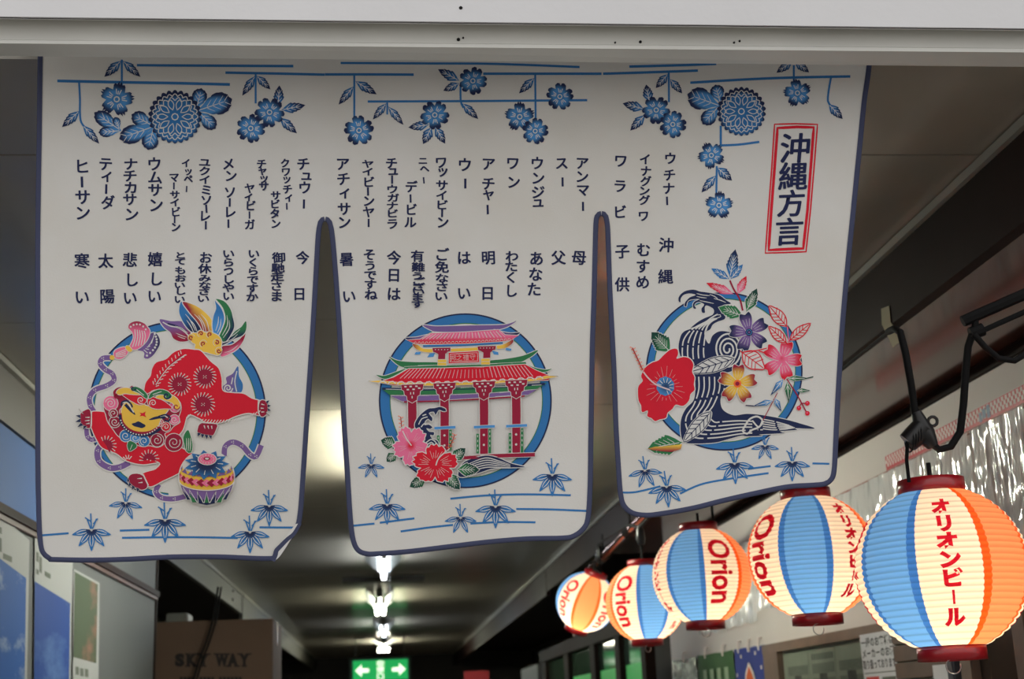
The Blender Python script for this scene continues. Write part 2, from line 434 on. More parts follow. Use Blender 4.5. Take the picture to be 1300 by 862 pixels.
    def leaf(s, p0, p1, w, c0='blue', c1='navy', veins=3, serr=3, vein_c='white', stem=0.0, halo=0.0, vw=None):
        """serrated leaf from base p0 to tip p1, half width w"""
        x0, y0 = p0; x1, y1 = p1; dx, dy = x1-x0, y1-y0; L = hypot(dx, dy); ux, uy = dx/L, dy/L; nx, ny = -uy, ux
        at = lambda t, o: (x0+ux*L*t+nx*o, y0+uy*L*t+ny*o)
        def side(sg):
            r = [(.06, .06), (.2, .5), (.36, .88)]
            for k in range(serr):
                t = .46+.46*k/serr; env = 1.02-.62*(k/serr)**1.2
                r += [(t, env), (t+.03, env*.80)]
            return [at(t, sg*w*o) for t, o in r]
        pts = [at(0, 0)]+side(1)+[at(1, 0)]+side(-1)[::-1]
        A, B = s.T(p0), s.T(p1); L2 = (B[0]-A[0])**2+(B[1]-A[1])**2; W = w/s.s; LL = sqrt(L2)
        cA, cB = pc(c0), pc(c1)
        def col(px, py):
            t = ((px-A[0])*(B[0]-A[0])+(py-A[1])*(B[1]-A[1]))/L2; o = abs((px-A[0])*(B[1]-A[1])-(py-A[1])*(B[0]-A[0]))/LL/W
            return mixc(cA, cB, (t-.32)*2.4+(o-.45)*.9)
        if halo > 0: s.ribbon([s.T(p) for p in pts+[pts[0]]], halo*2, 'white')
        s.fill(pts, col, False, max(1.5, W/2.2))
        vw = vw or max(.9*s.s*.9, w*.11)
        s.line([at(.10, 0), at(.80, 0)], vw, vein_c, True, (1, .4))
        for k in range(veins):
            t = .28+.42*k/max(1, veins-1)*.9
            for sg in (1, -1): s.line([at(t-.04, sg*w*.10), at(t+.13, sg*w*(.62-.25*k/veins))], vw*.8, vein_c, True, (1, .5))
        if stem: s.line([at(-stem, 0), at(.05, 0)], w*.14, c0)
    def round_leaf(s, p0, p1, w, veins=3):
        """scalloped lobe, pale blue at the stalk and navy at the rim"""
        x0, y0 = p0; x1, y1 = p1; dx, dy = x1-x0, y1-y0; L = hypot(dx, dy); ux, uy = dx/L, dy/L; nx, ny = -uy, ux
        at = lambda t, o: (x0+ux*L*t+nx*o, y0+uy*L*t+ny*o)
        prof = [(0, .04), (.2, .32), (.38, .74), (.48, .80), (.52, .92), (.66, 1.0), (.72, .94), (.82, .88), (.86, .72), (.95, .50), (.95, .3)]
        pts = [at(t, w*o) for t, o in prof]+[at(1.02, .0)]+[at(t, -w*o) for t, o in prof[::-1]]
        C = s.T(at(.45, 0)); R = L/s.s*.55; W = w/s.s; D = (ux, uy)
        def col(px, py):
            a = (px-C[0])*D[0]+(py-C[1])*D[1]; b = -(px-C[0])*D[1]+(py-C[1])*D[0]
            return mixc(P['lblue'], P['navy'], (hypot(max(0, a)/R, b/W)-.52)*2.8)
        s.fill(pts, col, True, 2.0)
        s.line([at(.06, 0), at(.82, 0)], .9*s.s, 'white', True, (1, .4))
        for k in range(veins):
            t = .36+.17*k
            for sg in (1, -1): s.line([at(t-.06, sg*w*.08), at(t+.11, sg*w*.55)], .8*s.s, 'white', True, (1, .4))
    def mum(s, x, y, r):
        X, Y = s.T((x, y)); R = r/s.s; n = 26; out = []
        for k in range(n*6):
            a = 2*pi*k/(n*6); q = .90+.10*abs(sin(a*n/2)); out.append((x+r*q*cos(a), y+r*q*sin(a)))
        def col(px, py):
            d = hypot(px-X, py-Y)/R; a = atan2(py-Y, px-X)
            return mixc(P['blue'], P['navy'], (d-.76+.10*sin(-a-.2))*7)
        s.fill(out, col, False, 1.9)
        for ring_r, m, L, wd, off in ((.80, 24, .16, .10, 0), (.66, 16, .2, .11, .5), (.47, 10, .34, .13, .0)):
            for k in range(m):
                a = 2*pi*(k+off)/m; c, sn = cos(a), sin(a)
                if ring_r > .6:
                    pts = [(ring_r-L*.35, -wd), (ring_r, -wd*.7), (ring_r+L*.35, 0), (ring_r, wd*.7), (ring_r-L*.35, wd)]
                else:
                    pts = [(ring_r-L*.62, 0), (ring_r-L*.1, -wd*.75), (ring_r+L*.3, -wd*.6), (ring_r+L*.58, 0), (ring_r+L*.3, wd*.6), (ring_r-L*.1, wd*.75), (ring_r-L*.62, 0)]
                s.line([(x+r*(u*c-v*sn), y+r*(u*sn+v*c)) for u, v in pts], .028*r, 'white', True, step=2)
        s.line([(x+r*.12*cos(t*pi/4), y+r*.12*sin(t*pi/4)) for t in range(9)], .035*r, 'white')
    def bamboo(s, x, y, r, n=5, spread=2.5, rot=0.0, drop=0.0):
        """fan of bamboo grass leaves hanging from (x,y) with bare twigs above"""
        for k in range(n):
            t = (k/(n-1)-.5); a = pi/2-t*spread+rot; L = r*(1.0-.10*abs(t)) ; w = r*(.155)
            c, sn = cos(a), sin(a); at = lambda u, v: (x+L*u*c-w*v*sn, y+L*u*sn+w*v*c)
            sag = [0, 0]
            pts = [at(.05, 0), at(.3, .75), at(.55, 1), at(.8, .6), at(1.03, 0), at(.8, -.6), at(.55, -1), at(.3, -.75)]
            A = s.T((x, y)); R = L/s.s
            s.fill(pts, (lambda px, py, A=A, R=R: mixc(P['navy'], P['blue'], (hypot(px-A[0], py-A[1])/R-.18)*3)), True, max(2, R/6))
            for v in (-.45, .45): s.line([at(.28, v*.8), at(.55, v*1.1), at(.80, v*.35)], r*.035, 'white', True, (.6, .3))
        for a, L in ((-1.95, .55), (-1.62, .8), (-1.15, .6)):
            s.line([(x+r*.12*cos(a), y-r*.06), (x+r*L*cos(a+rot), y+r*L*sin(a+rot))], r*.055, 'blue', False)
        s.line([(x+r*.40*cos(-1.62+rot), y+r*.40*sin(-1.62+rot)), (x+r*.62*cos(-2.1+rot), y+r*.66*sin(-2.0+rot))], r*.05, 'blue', False)
        s.line([(x+r*.30*cos(-1.3+rot), y+r*.30*sin(-1.3+rot)), (x+r*.62*cos(-1.05+rot), y+r*.66*sin(-1.0+rot))], r*.045, 'blue', False)
    def ring(s, cx, cy, rx, ry, w, a0=0, a1=360, ch=(0, 0), edge=.0):
        """blue band whose inner circle is shifted by ch so that its width swells; dark rim outside, green hairline inside"""
        n = max(8, int(abs(a1-a0)/3)); A = [radians(a0+(a1-a0)*i/n) for i in range(n+1)]
        o = [(cx+rx*cos(a), cy+ry*sin(a)) for a in A]; i_ = [(cx+ch[0]+(rx-w)*cos(a), cy+ch[1]+(ry-w)*sin(a)) for a in A]
        s.up(); vs = []
        for p, q in zip(o, i_): vs += [s.T(p), s.T(q)]
        s.emit(vs, [(2*k, 2*k+1, 2*k+3, 2*k+2) for k in range(n)], 'blue')
        s.line(i_, 1.0*s.s, 'green', False); s.line(o, 1.9*s.s, 'navy', False)
def put_glyph(art, ch, x, y, size, col='ink', off=.014, rot=0.0, sx=1.0, shear=0.0, cx=.5, cy=.38, sy=1.0):
    """character centred on (x,y), picture-of-cloth units"""
    v, f = glyph(ch, off, shear); c, sn = cos(rot), sin(rot); pts = []
    for a, b in v:
        u, q = (a-cx)*size*sx, -(b-cy)*size*sy
        pts.append((x+u*c-q*sn, y+u*sn+q*c))
    art.up(); art.emit(pts, f, col)
SMALL = 'ッャュョィァェォっゃゅょ'
def bold_glyph(art, ch, x, y, size, col, d, rot=0.0, sy=1.0, shear=0.0, cy=.38):
    for k, (dx, dy) in enumerate(((-d, -d*.5), (d, d*.5), (d*.6, -d*.7), (-d*.6, d*.7))):
        put_glyph(art, ch, x+dx, y+dy, size, col, 0.0, rot, 1.0, shear, cy=cy, sy=sy)
def column(art, spec, size, off=.014):
    """spec: list of (char, x, y)"""
    n = len(spec); par = art.par
    if par: art = Art(); art.par = None
    for i, (ch, x, y) in enumerate(spec):
        art.z = art.base
        if ch == 'ー':
            h = size*.34; art.line([(x+random.uniform(-.4, .4), y-h), (x+random.uniform(-.4, .4), y+h)], size*.155, 'ink', False); continue
        room = min([abs(spec[j][2]-y) for j in (i-1, i+1) if 0 <= j < n and spec[j][0] != 'ー' and ch not in SMALL and spec[j][0] not in SMALL] or [99])
        sy = max(.60, min(1.0, room/(size*.92)))
        bold_glyph(art, ch, x, y, size*1.03, 'ink', .50, random.uniform(-.05, .05), sy, cy=(.30 if ch in SMALL else .38))
    if par: art.build('printed_word', par)
def col_even(art, s, x0, y0, x1, y1, size, off=.014):
    n = len(s); ys = [(x0+(x1-x0)*i/max(1, n-1), y0+(y1-y0)*i/max(1, n-1)) for i in range(n)]
    column(art, [(c, p[0], p[1]) for c, p in zip(s, ys) if c != ' '], size, off)
M_cloth = vcol_mat('dyed_cotton', .22, .85, .15, weave=True)
noren = empty('noren_curtain', onY(575, 75, NY), 'white cotton shop curtain in three panels with indigo hems and blue, red printed motifs', 'curtain')
OUT = [
 # left, middle, right panel, walked down the left edge, along the bottom, up the right edge
 dict(left=[(49, 40), (48, 73), (47, 160), (45, 300), (45, 430), (45, 560), (46, 640), (48, 685)], bl=[(52, 703), (62, 712)],
      bot=[(62, 713), (110, 714), (160, 713), (220, 710), (280, 710), (330, 712), (350, 711)], br=[(356, 704), (366, 690), (379, 672)],
      right=[(384, 652), (388, 600), (392, 540), (396, 480), (400, 420), (404, 350), (406.5, 305), (408, 290), (409.6, 283), (411, 281.3), (412.5, 281)], seam=[(412.5, 281), (412, 200), (411, 120), (410, 40)]),
 dict(seam_l=[(410, 40), (411, 120), (412, 200), (412.5, 281)], left=[(412.5, 281), (414, 281.3), (415.6, 283), (417.5, 290), (420, 310), (424, 360), (428, 420), (431, 480), (434, 540), (438, 600), (442, 660)], bl=[(446, 688), (453, 701), (465, 706)],
      bot=[(480, 706), (520, 703), (570, 697), (620, 691), (670, 687), (715, 686)], br=[(730, 683), (742, 674), (749, 660)],
      right=[(752, 620), (753, 560), (754, 500), (755, 440), (757, 380), (758.5, 320), (759.5, 285), (760.6, 276), (762, 274.2), (763.5, 274)], seam=[(763.5, 274), (764, 200), (765, 120), (765, 40)]),
 dict(seam_l=[(765, 40), (765, 120), (764, 200), (763.5, 274)], left=[(763.5, 274), (765, 274.2), (766.5, 276), (768, 285), (769, 300), (771, 360), (774, 420), (777, 480), (779, 540), (782, 590), (785, 628)], bl=[(790, 644), (802, 654), (820, 657)],
      bot=[(840, 655), (880, 648), (920, 638), (960, 629), (1000, 621), (1030, 619)], br=[(1048, 617), (1058, 610), (1062, 596)],
      right=[(1064, 560), (1067, 500), (1072, 420), (1078, 350), (1086, 270), (1094, 190), (1100, 130), (1106, 86), (1108, 40)], seam=[]),
]
panels = []
HEMW = 6.2
for pi_, o in enumerate(OUT):
    path = (o['left']+o['bl']+o['bot']+o['br']+o['right'])
    edge = cr(path, False, 5)
    top = [(p[0]+(i)*0, p[1]) for i, p in enumerate(o['seam'])]
    sl = o.get('seam_l', [])
    full = (sl[:-1] if sl else [])+edge+(top[1:] if top else [])
    # close along the hidden top edge
    a, b = full[-1], full[0]; k = max(2, int(abs(a[0]-b[0])/8))
    full = full+[(a[0]+(b[0]-a[0])*i/k, 40.0) for i in range(1, k)]
    v2, f2 = triangulate(full, 7.0)
    vs = [cs(x, y, 0) for x, y in v2]; n = len(vs)
    pan = mesh_obj('cloth_panel', vs, f2, M_cloth, noren, True, [WHITE]*n)
    # hem: folded tape, a little thicker than the cloth, front and back
    def inset(pl, d):
        r = []
        for i, p in enumerate(pl):
            q0, q1 = pl[max(i-1, 0)], pl[min(i+1, len(pl)-1)]; dx, dy = q1[0]-q0[0], q1[1]-q0[1]; L = hypot(dx, dy) or 1
            r.append((p[0]+dy/L*d, p[1]-dx/L*d))
        return r
    wd = HEMW
    i1 = inset(edge, wd*.5); i2 = inset(edge, wd)
    if pi_ == 0: pass
    rows = [[cs(x, y, .0009) for x, y in i2], [cs(x, y, .0016) for x, y in i1], [cs(x, y, .0012) for x, y in inset(edge, .25)], [cs(x, y, -.0003) for x, y in inset(edge, -.35)], [cs(x, y, -.0012) for x, y in inset(edge, .3)], [cs(x, y, -.0009) for x, y in i2]]
    vs = []; fs = []; m = len(edge)
    for r in rows: vs += r
    for r in range(len(rows)-1):
        for i in range(m-1): fs.append((r*m+i, r*m+i+1, (r+1)*m+i+1, (r+1)*m+i))
    mesh_obj('hem', vs, fs, M_cloth, pan, True, [P['hem']]*len(vs))
    panels.append(pan)
# the turned-up corner of the left panel: cloth back with its hem crossing in front
A = Art(.0022)
A.F(190, 680, 4.737)
A.fill([(742, 148), (772, 136), (812, 82), (872, -12), (905, -60), (880, -70), (800, 30), (762, 76), (745, 110)], dye(186, 180, 174), True, 4)
A.line([(740, 152), (757, 112), (762, 90), (790, 60), (830, 20), (868, -12), (905, -75)], lambda t: 30-10*t, 'hem')
A.build('turned_corner', panels[0])

# ---------------- upper vine print
def vines_left():
    a = Art(); a.k = 1.25; a.F(40, 60, 3.514)
    a.line([(115, 150), (400, 156), (640, 160), (885, 166)], 10, 'blue'); a.line([(470, 80), (800, 82), (1168, 84)], 9, 'blue'); a.line([(865, 113), (1080, 117), (1308, 122)], 9, 'blue')
    a.line([(212, 152), (216, 230), (216, 290), (222, 335), (250, 370)], 7, 'blue'); a.line([(403, 55), (403, 190)], 7, 'blue'); a.line([(1000, 118), (1000, 250)], 7, 'blue')
    for p0, p1, w in (((216, 282), (136, 356), 22), ((226, 345), (302, 430), 20), ((402, 58), (325, 132), 22), ((404, 58), (486, 132), 20), ((1000, 125), (940, 216), 20), ((1002, 125), (1066, 188), 19),
                      ((1100, 262), (1106, 170), 24), ((1112, 280), (1222, 258), 24), ((1105, 312), (1184, 384), 22)):
        a.reset(); a.leaf(p0, p1, w)
    a.reset(); a.round_leaf((400, 372), (282, 292), 34); a.round_leaf((398, 372), (300, 380), 24); a.round_leaf((392, 366), (372, 312), 18, 2)
    a.reset(); a.round_leaf((545, 352), (448, 300), 34); a.round_leaf((548, 352), (394, 408), 42, 4); a.round_leaf((545, 356), (520, 456), 38)
    a.reset(); a.round_leaf((735, 278), (758, 184), 34); a.round_leaf((738, 284), (892, 232), 50, 4); a.round_leaf((742, 285), (820, 362), 32)
    a.reset(); a.mum(640, 310, 120)
    a.reset(); a.blossom(380, 232, 78, -1.35, 5, True)
    a.reset(); a.blossom(978, 362, 66, -1.2); a.up(); a.blossom(1062, 290, 68, -.9)
    return a.build('vine_print', panels[0])
def vines_mid():
    a = Art(); a.k = 1.25; a.F(400, 60, 3.514)
    a.line([(44, 121), (240, 121), (440, 122)], 9, 'blue'); a.line([(114, 70), (500, 72), (800, 74), (1180, 88)], 8, 'blue'); a.line([(750, 118), (1000, 118), (1278, 118)], 9, 'blue'); a.line([(235, 242), (700, 240), (1214, 236)], 8, 'blue')
    a.line([(175, 122), (175, 320)], 7, 'blue'); a.line([(649, 170), (650, 240), (662, 270)], 7, 'blue'); a.line([(982, 120), (984, 330)], 7, 'blue'); a.line([(322, 242), (322, 300)], 6, 'blue')
    for p0, p1, w in (((174, 172), (105, 256), 20), ((178, 150), (275, 210), 22), ((320, 248), (258, 322), 18), ((324, 262), (394, 346), 18), ((645, 150), (548, 98), 24), ((645, 160), (572, 194), 20), ((654, 248), (728, 320), 20),
                      ((980, 135), (910, 206), 20), ((510, 345), (416, 358), 22), ((520, 355), (482, 432), 24), ((535, 352), (580, 430), 22)):
        a.reset(); a.leaf(p0, p1, w)
    for x, y, r, ro in ((196, 371, 68, -.4), (704, 150, 64, -1.2), (534, 302, 66, -1.0), (1092, 220, 62, -1.5)): a.reset(); a.blossom(x, y, r, ro)
    a.reset(); a.blossom(913, 310, 68, -1.6, 5, True); a.up(); a.blossom(982, 374, 60, -1.35)
    return a.build('vine_print', panels[1])
def vines_right():
    a = Art(); a.k = 1.25; a.F(750, 60, 3.514)
    a.line([(55, 118), (250, 112), (478, 104)], 9, 'blue'); a.line([(172, 86), (400, 80), (560, 74)], 9, 'blue'); a.line([(444, 158), (700, 143), (900, 135), (1158, 130)], 9, 'blue'); a.line([(575, 438), (660, 434), (752, 422)], 8, 'blue')
    a.line([(348, 112), (349, 245)], 7, 'blue'); a.line([(906, 80), (906, 170)], 7, 'blue'); a.line([(1072, 134), (1062, 190), (1058, 240), (1072, 262)], 7, 'blue'); a.line([(580, 350), (580, 440)], 8, 'blue'); a.line([(562, 530), (560, 670)], 7, 'blue')
    for p0, p1, w in (((346, 118), (290, 182), 20), ((352, 140), (408, 206), 19), ((262, 246), (247, 166), 24), ((240, 276), (142, 250), 24), ((244, 300), (176, 372), 22), ((902, 60), (828, 114), 20), ((908, 60), (974, 112), 20),
                      ((1060, 252), (1124, 320), 22), ((562, 535), (630, 594), 24), ((560, 570), (494, 648), 20)):
        a.reset(); a.leaf(p0, p1, w)
    a.reset(); a.round_leaf((578, 248), (556, 168), 32); a.round_leaf((578, 262), (434, 210), 50, 4); a.round_leaf((572, 262), (500, 342), 34)
    a.reset(); a.mum(672, 286, 110)
    for x, y, r, ro, pt in ((292, 280, 64, -.9, False), (922, 204, 64, -.5, True), (538, 482, 62, -.8, True), (572, 705, 64, -1.5, True)): a.reset(); a.blossom(x, y, r, ro, 5, pt)
    a.reset(); a.z += 20*a.STEP; a.blossom(366, 344, 62, -1.2)
    return a.build('vine_print', panels[2])
vines_left(); vines_mid(); vines_right()

# ---------------- lettering
def lettering():
    a = Art(); a.par = panels[0]
    column(a, [('チ', 385, 208), ('ュ', 389, 223), ('ウ', 387, 238), ('ー', 386, 259)], 17)
    column(a, [('ク', 362, 207), ('ワ', 363, 218), ('ッ', 364, 228), ('チ', 365, 240), ('ィ', 367, 251), ('ー', 364, 262)], 12.5)
    column(a, [('サ', 350, 248), ('ビ', 349, 259), ('タ', 349, 271), ('ン', 350, 284)], 13)
    column(a, [('チ', 332, 208), ('ャ', 333, 217), ('ッ', 335, 227), ('サ', 335, 236)], 13)
    column(a, [('ヤ', 317, 239), ('ィ', 316, 250), ('ビ', 318, 261), ('ー', 317, 273), ('ガ', 317, 285)], 13.5)
    column(a, [('メ', 290, 208), ('ン', 293, 223), ('ソ', 292, 244), ('ー', 292, 257), ('レ', 292, 269), ('ー', 290, 284)], 16)
    column(a, [('ユ', 260, 206), ('ク', 260, 217), ('イ', 260, 228), ('ミ', 262, 241), ('ソ', 262, 254), ('ー', 262, 265), ('レ', 260, 274), ('ー', 261, 286)], 15.5)
    column(a, [('イ', 236, 207), ('ッ', 239, 218), ('ペ', 239, 227), ('ー', 237, 240)], 11.5)
    column(a, [('マ', 221, 225), ('ー', 221, 236), ('サ', 222, 247), ('イ', 222, 257), ('ビ', 223, 269), ('ー', 222, 279), ('ン', 223, 288)], 13)
    column(a, [('ウ', 196, 208), ('ム', 197, 225), ('サ', 197, 241), ('ン', 198, 260)], 19)
    column(a, [('ナ', 166, 208), ('チ', 165, 223), ('カ', 166, 238), ('サ', 165, 253), ('ン', 167, 272)], 18.5)
    column(a, [('テ', 134, 208), ('ィ', 136, 224), ('ー', 135, 240), ('ダ', 137, 257)], 18)
    column(a, [('ヒ', 104, 211), ('ー', 104, 231), ('サ', 105, 250), ('ン', 105, 270)], 20)
    column(a, [('今', 384, 327), ('日', 380, 373)], 17)
    column(a, [('御', 354, 327), ('馳', 353, 340), ('走', 352, 351), ('さ', 351, 363), ('ま', 351, 376)], 17)
    col_even(a, 'いくらですか', 322, 322, 320, 377, 15.5)
    col_even(a, 'いらっしやい', 290, 322, 290, 376, 16)
    column(a, [('お', 261, 327), ('休', 260, 341), ('み', 260, 353), ('な', 260, 362), ('さ', 259, 370), ('い', 258, 379)], 16.5)
    column(a, [('と', 229, 324), ('て', 229, 332), ('も', 229, 343), ('お', 229, 353), ('い', 228, 362), ('し', 229, 370), ('い', 228, 380)], 15)
    column(a, [('嬉', 197, 329), ('し', 198, 354), ('い', 196, 376)], 18.5)
    column(a, [('悲', 165, 330), ('し', 167, 355), ('い', 165, 378)], 18.5)
    column(a, [('太', 134, 331), ('陽', 136, 376)], 19)
    column(a, [('寒', 104, 331), ('い', 104, 377)], 19.5)
    a = Art(); a.par = panels[1]
    column(a, [('ア', 739, 207), ('ン', 739, 224), ('マ', 740, 241), ('ー', 740, 262)], 17)
    column(a, [('ス', 713, 207), ('ー', 714, 231)], 17)
    column(a, [('ウ', 682, 207), ('ン', 683, 226), ('ジ', 683, 244), ('ュ', 683, 257)], 17.5)
    column(a, [('ワ', 651, 207), ('ン', 652, 231)], 17.5)
    column(a, [('ア', 620, 208), ('チ', 620, 233), ('ャ', 620, 247), ('ー', 619, 266)], 17.5)
    column(a, [('ウ', 590, 209), ('ー', 591, 233)], 18.5)
    column(a, [('ワ', 560, 206), ('ッ', 562, 218), ('サ', 561, 235), ('イ', 561, 248), ('ビ', 561, 260), ('ー', 561, 270), ('ン', 562, 282)], 16)
    column(a, [('ニ', 537, 204), ('ヘ', 539, 214), ('ー', 538, 229)], 12)
    column(a, [('デ', 522, 237), ('ー', 521, 252), ('ビ', 522, 266), ('ル', 521, 282)], 15.5)
    column(a, [('チ', 497, 207), ('ュ', 499, 217), ('ー', 498, 228), ('ウ', 498, 240), ('ガ', 499, 251), ('ナ', 498, 261), ('ビ', 498, 271), ('ラ', 498, 284)], 15.5)
    column(a, [('ヤ', 467, 208), ('イ', 467, 218), ('ビ', 468, 231), ('ー', 467, 243), ('ン', 468, 255), ('ヤ', 468, 269), ('ー', 468, 283)], 15.5)
    column(a, [('ア', 435, 208), ('チ', 436, 227), ('ィ', 438, 245), ('サ', 437, 265), ('ン', 437, 282)], 17.5)
    column(a, [('母', 735, 327)], 19); column(a, [('父', 709, 327)], 18.5)
    column(a, [('あ', 681, 328), ('な', 680, 348), ('た', 678, 367)], 18.5)
    column(a, [('わ', 650, 325), ('た', 649, 338), ('く', 649, 352), ('し', 649, 369)], 17)
    column(a, [('明', 620, 327), ('日', 619, 372)], 18)
    column(a, [('は', 589, 327), ('い', 589, 372)], 18)
    column(a, [('ご', 561, 323), ('免', 561, 339), ('な', 561, 353), ('さ', 561, 364), ('い', 560, 376)], 18)
    column(a, [('有', 530, 325), ('難', 531, 339), ('う', 530, 350), ('ご', 531, 357), ('ざ', 531, 364), ('い', 531, 370), ('ま', 530, 377), ('す', 530, 386)], 17)
    column(a, [('今', 500, 327), ('日', 500, 349), ('は', 500, 373)], 18)
    column(a, [('そ', 469, 323), ('う', 470, 337), ('で', 470, 349), ('す', 470, 361), ('ね', 471, 374)], 16.5)
    column(a, [('暑', 440, 329), ('い', 443, 376)], 18)
    a = Art(); a.par = panels[2]
    column(a, [('ウ', 851, 201), ('チ', 850, 222), ('ナ', 849, 239), ('ー', 847, 255)], 16)
    column(a, [('イ', 819, 202), ('ナ', 820, 217), ('グ', 820, 230), ('ン', 818, 242), ('グ', 818, 254), ('ワ', 817, 274)], 14.5)
    column(a, [('ワ', 788, 204), ('ラ', 787, 236), ('ビ', 787, 269)], 17.5)
    column(a, [('沖', 846, 311), ('縄', 845, 351)], 19)
    column(a, [('む', 817, 317), ('す', 816, 338), ('め', 816, 358)], 18)
    column(a, [('子', 790, 319), ('供', 790, 361)], 18.5)
    a = Art(); a.k = 1.3; a.F(960, 150, 4.789)
    for sm, wd, pts in ((0, 7, [(112, 37), (240, 34), (373, 38), (352, 300), (330, 560), (303, 812), (170, 817), (56, 820), (75, 560), (95, 300), (112, 37)]),
                        (0, 13, [(130, 60), (250, 53), (350, 56), (332, 300), (312, 560), (286, 792), (170, 797), (76, 802), (92, 560), (112, 300), (130, 60)])):
        a.reset(); a.line(pts, wd, 'red', False)
    for ch, x, y, sz in (('沖', 1008, 188, 40), ('縄', 1005.5, 223.5, 38), ('方', 1003, 258, 36), ('言', 1000, 294, 37)):
        a.reset(); bold_glyph(a, ch, x, y, sz, 'ink', .85, -.04, 1.0, .12)
    a.build('title_box_print', panels[2])
lettering()
# ---------------- medallion prints
def lion():
    a = Art(); L = (80, 370, 2.971); a.F(*L)
    a.ring(430, 450, 333, 335, 26, 95, 445, (-6, 4))
    # sash behind
    def sash(pts, w):
        a.line(pts, w+9, 'white'); a.line(pts, w, 'purple'); n = len(pts)
        for i in range(1, n-1):
            x, y = pts[i]
            for dx, dy in ((-4, 0), (3, -3), (3, 4)): a.dot(x+dx, y+dy, 2.2, 'white', n=6)
    sash([(180, 250), (150, 252), (140, 272), (160, 295), (185, 310), (192, 335), (165, 355), (120, 372), (100, 400), (103, 430), (118, 455)], 19)
    sash([(88, 515), (92, 548), (110, 560), (128, 552)], 17)
    sash([(152, 572), (130, 600), (136, 640), (175, 665), (215, 662), (250, 645)], 22)
    sash([(362, 728), (350, 755), (372, 778), (420, 782), (470, 770)], 19)
    sash([(608, 620), (612, 585), (640, 568), (675, 582), (705, 615), (728, 622), (748, 580)], 20)
    # tassel
    a.F(90, 380, 6.157)
    a.fill([(520, 390), (600, 300), (625, 265), (660, 262), (690, 300), (695, 350), (670, 400), (640, 440), (600, 465), (570, 455), (575, 425), (560, 405)], lambda x, y: mixc(P['purple'], P['navy'], (x-186)/18), halo=1)
    for k in range(9):
        t = k/8; x = 655+30*sin(t*pi*.9)+-70*t*t; y = 270+170*t; a.dot(x, y, 9, 'white', n=7)
    for k in range(6): a.line([(570+12*k, 395-10*k), (600+10*k, 420-28*k)], 6, 'white')
    a.fill([(470, 385), (460, 370), (490, 300), (475, 250), (450, 225), (455, 195), (490, 175), (530, 172), (575, 190), (600, 220), (618, 250), (600, 310), (560, 360), (510, 392)], lambda x, y: mixc(P['crim'], P['pink'], (y-408)/14), halo=1)
    for x, y in ((468, 215), (490, 200), (515, 195), (540, 197), (565, 212), (585, 235)): a.dot(x, y, 8, 'white', n=7)
    for k in range(5): a.line([(482+22*k, 372-4*k), (502+20*k, 300-4*k), (500+18*k, 235+3*k)], 7, 'white')
    a.fill([(335, 430), (345, 400), (390, 378), (430, 375), (450, 400), (430, 440), (390, 465), (350, 460)], 'pink', halo=1)
    for k in range(4): a.line([(350, 425+8*k), (395, 405+14*k), (430, 392+14*k)], 6, 'white')
    a.fill([(425, 372), (450, 362), (482, 400), (465, 412), (445, 405)], 'yel', halo=.6); a.dot(322, 455, 20, 'yel')
    a.F(*L)
    # tail flames
    def flame(pts, c1, c2, ax, lines, hl=1.2):
        A, B = a.T(ax[0]), a.T(ax[1]); L2 = (B[0]-A[0])**2+(B[1]-A[1])**2
        a.fill(pts, lambda x, y: mixc(P[c1], P[c2], (((x-A[0])*(B[0]-A[0])+(y-A[1])*(B[1]-A[1]))/L2-.3)*2.2), halo=hl)
        for l in lines: a.line(l, 4.5, 'white', taper=(.3, .5))
    a.F(190, 370, 6.63)
    flame([(85, 235), (180, 250), (270, 252), (330, 300), (345, 370), (330, 412), (260, 422), (200, 395), (175, 345), (120, 300)], 'purple', 'crim', ((220, 250), (240, 420)), [])
    a.line([(110, 258), (170, 290), (240, 305), (300, 345), (335, 385)], 9, 'white'); a.line([(150, 270), (230, 292), (310, 335)], 12, 'navy')
    for l in ([(215, 290), (270, 310), (320, 350)], [(220, 350), (265, 370), (310, 385)], [(235, 375), (270, 390), (300, 398)]): a.line(l, 6, 'white', taper=(.3, .6))
    flame([(268, 85), (300, 130), (340, 190), (400, 240), (440, 310), (445, 350), (390, 350), (340, 330), (290, 270), (252, 190), (250, 130)], 'blue', 'navy', ((255, 130), (420, 320)), [])
    for l in ([(300, 190), (340, 240), (385, 330)], [(330, 230), (375, 280), (400, 340)], [(310, 240), (345, 290), (370, 345)]): a.line(l, 7, 'white', taper=(.3, .6))
    flame([(278, 90), (350, 105), (420, 140), (480, 190), (520, 240), (530, 310), (515, 360), (455, 350), (430, 300), (390, 240), (330, 170)], 'crim', 'yel', ((360, 220), (440, 160)), [])
    for l in ([(430, 190), (480, 250), (500, 330)], [(410, 200), (455, 270), (475, 340)], [(375, 190), (430, 250), (455, 330)]): a.line(l, 7, 'white', taper=(.3, .6))
    flame([(600, 545), (660, 530), (740, 480), (790, 410), (805, 350), (760, 400), (690, 450), (610, 465)], 'crim', 'pink', ((650, 450), (690, 530)), [])
    for l in ([(630, 515), (690, 495), (745, 450)], [(650, 520), (700, 510)]): a.line(l, 6, 'white', taper=(.3, .5))
    flame([(590, 455), (640, 440), (710, 400), (780, 370), (812, 320), (810, 250), (770, 300), (720, 335), (670, 390), (600, 420)], 'green', 'navy', ((740, 310), (760, 390)), [])
    for l in ([(600, 440), (690, 405), (740, 360)], [(640, 400), (700, 370), (760, 320)]): a.line(l, 6, 'white', taper=(.3, .5))
    flame([(540, 350), (528, 280), (540, 200), (560, 140), (552, 68), (620, 130), (640, 220), (620, 300), (575, 390)], 'blue', 'lblue', ((560, 100), (560, 350)), [])
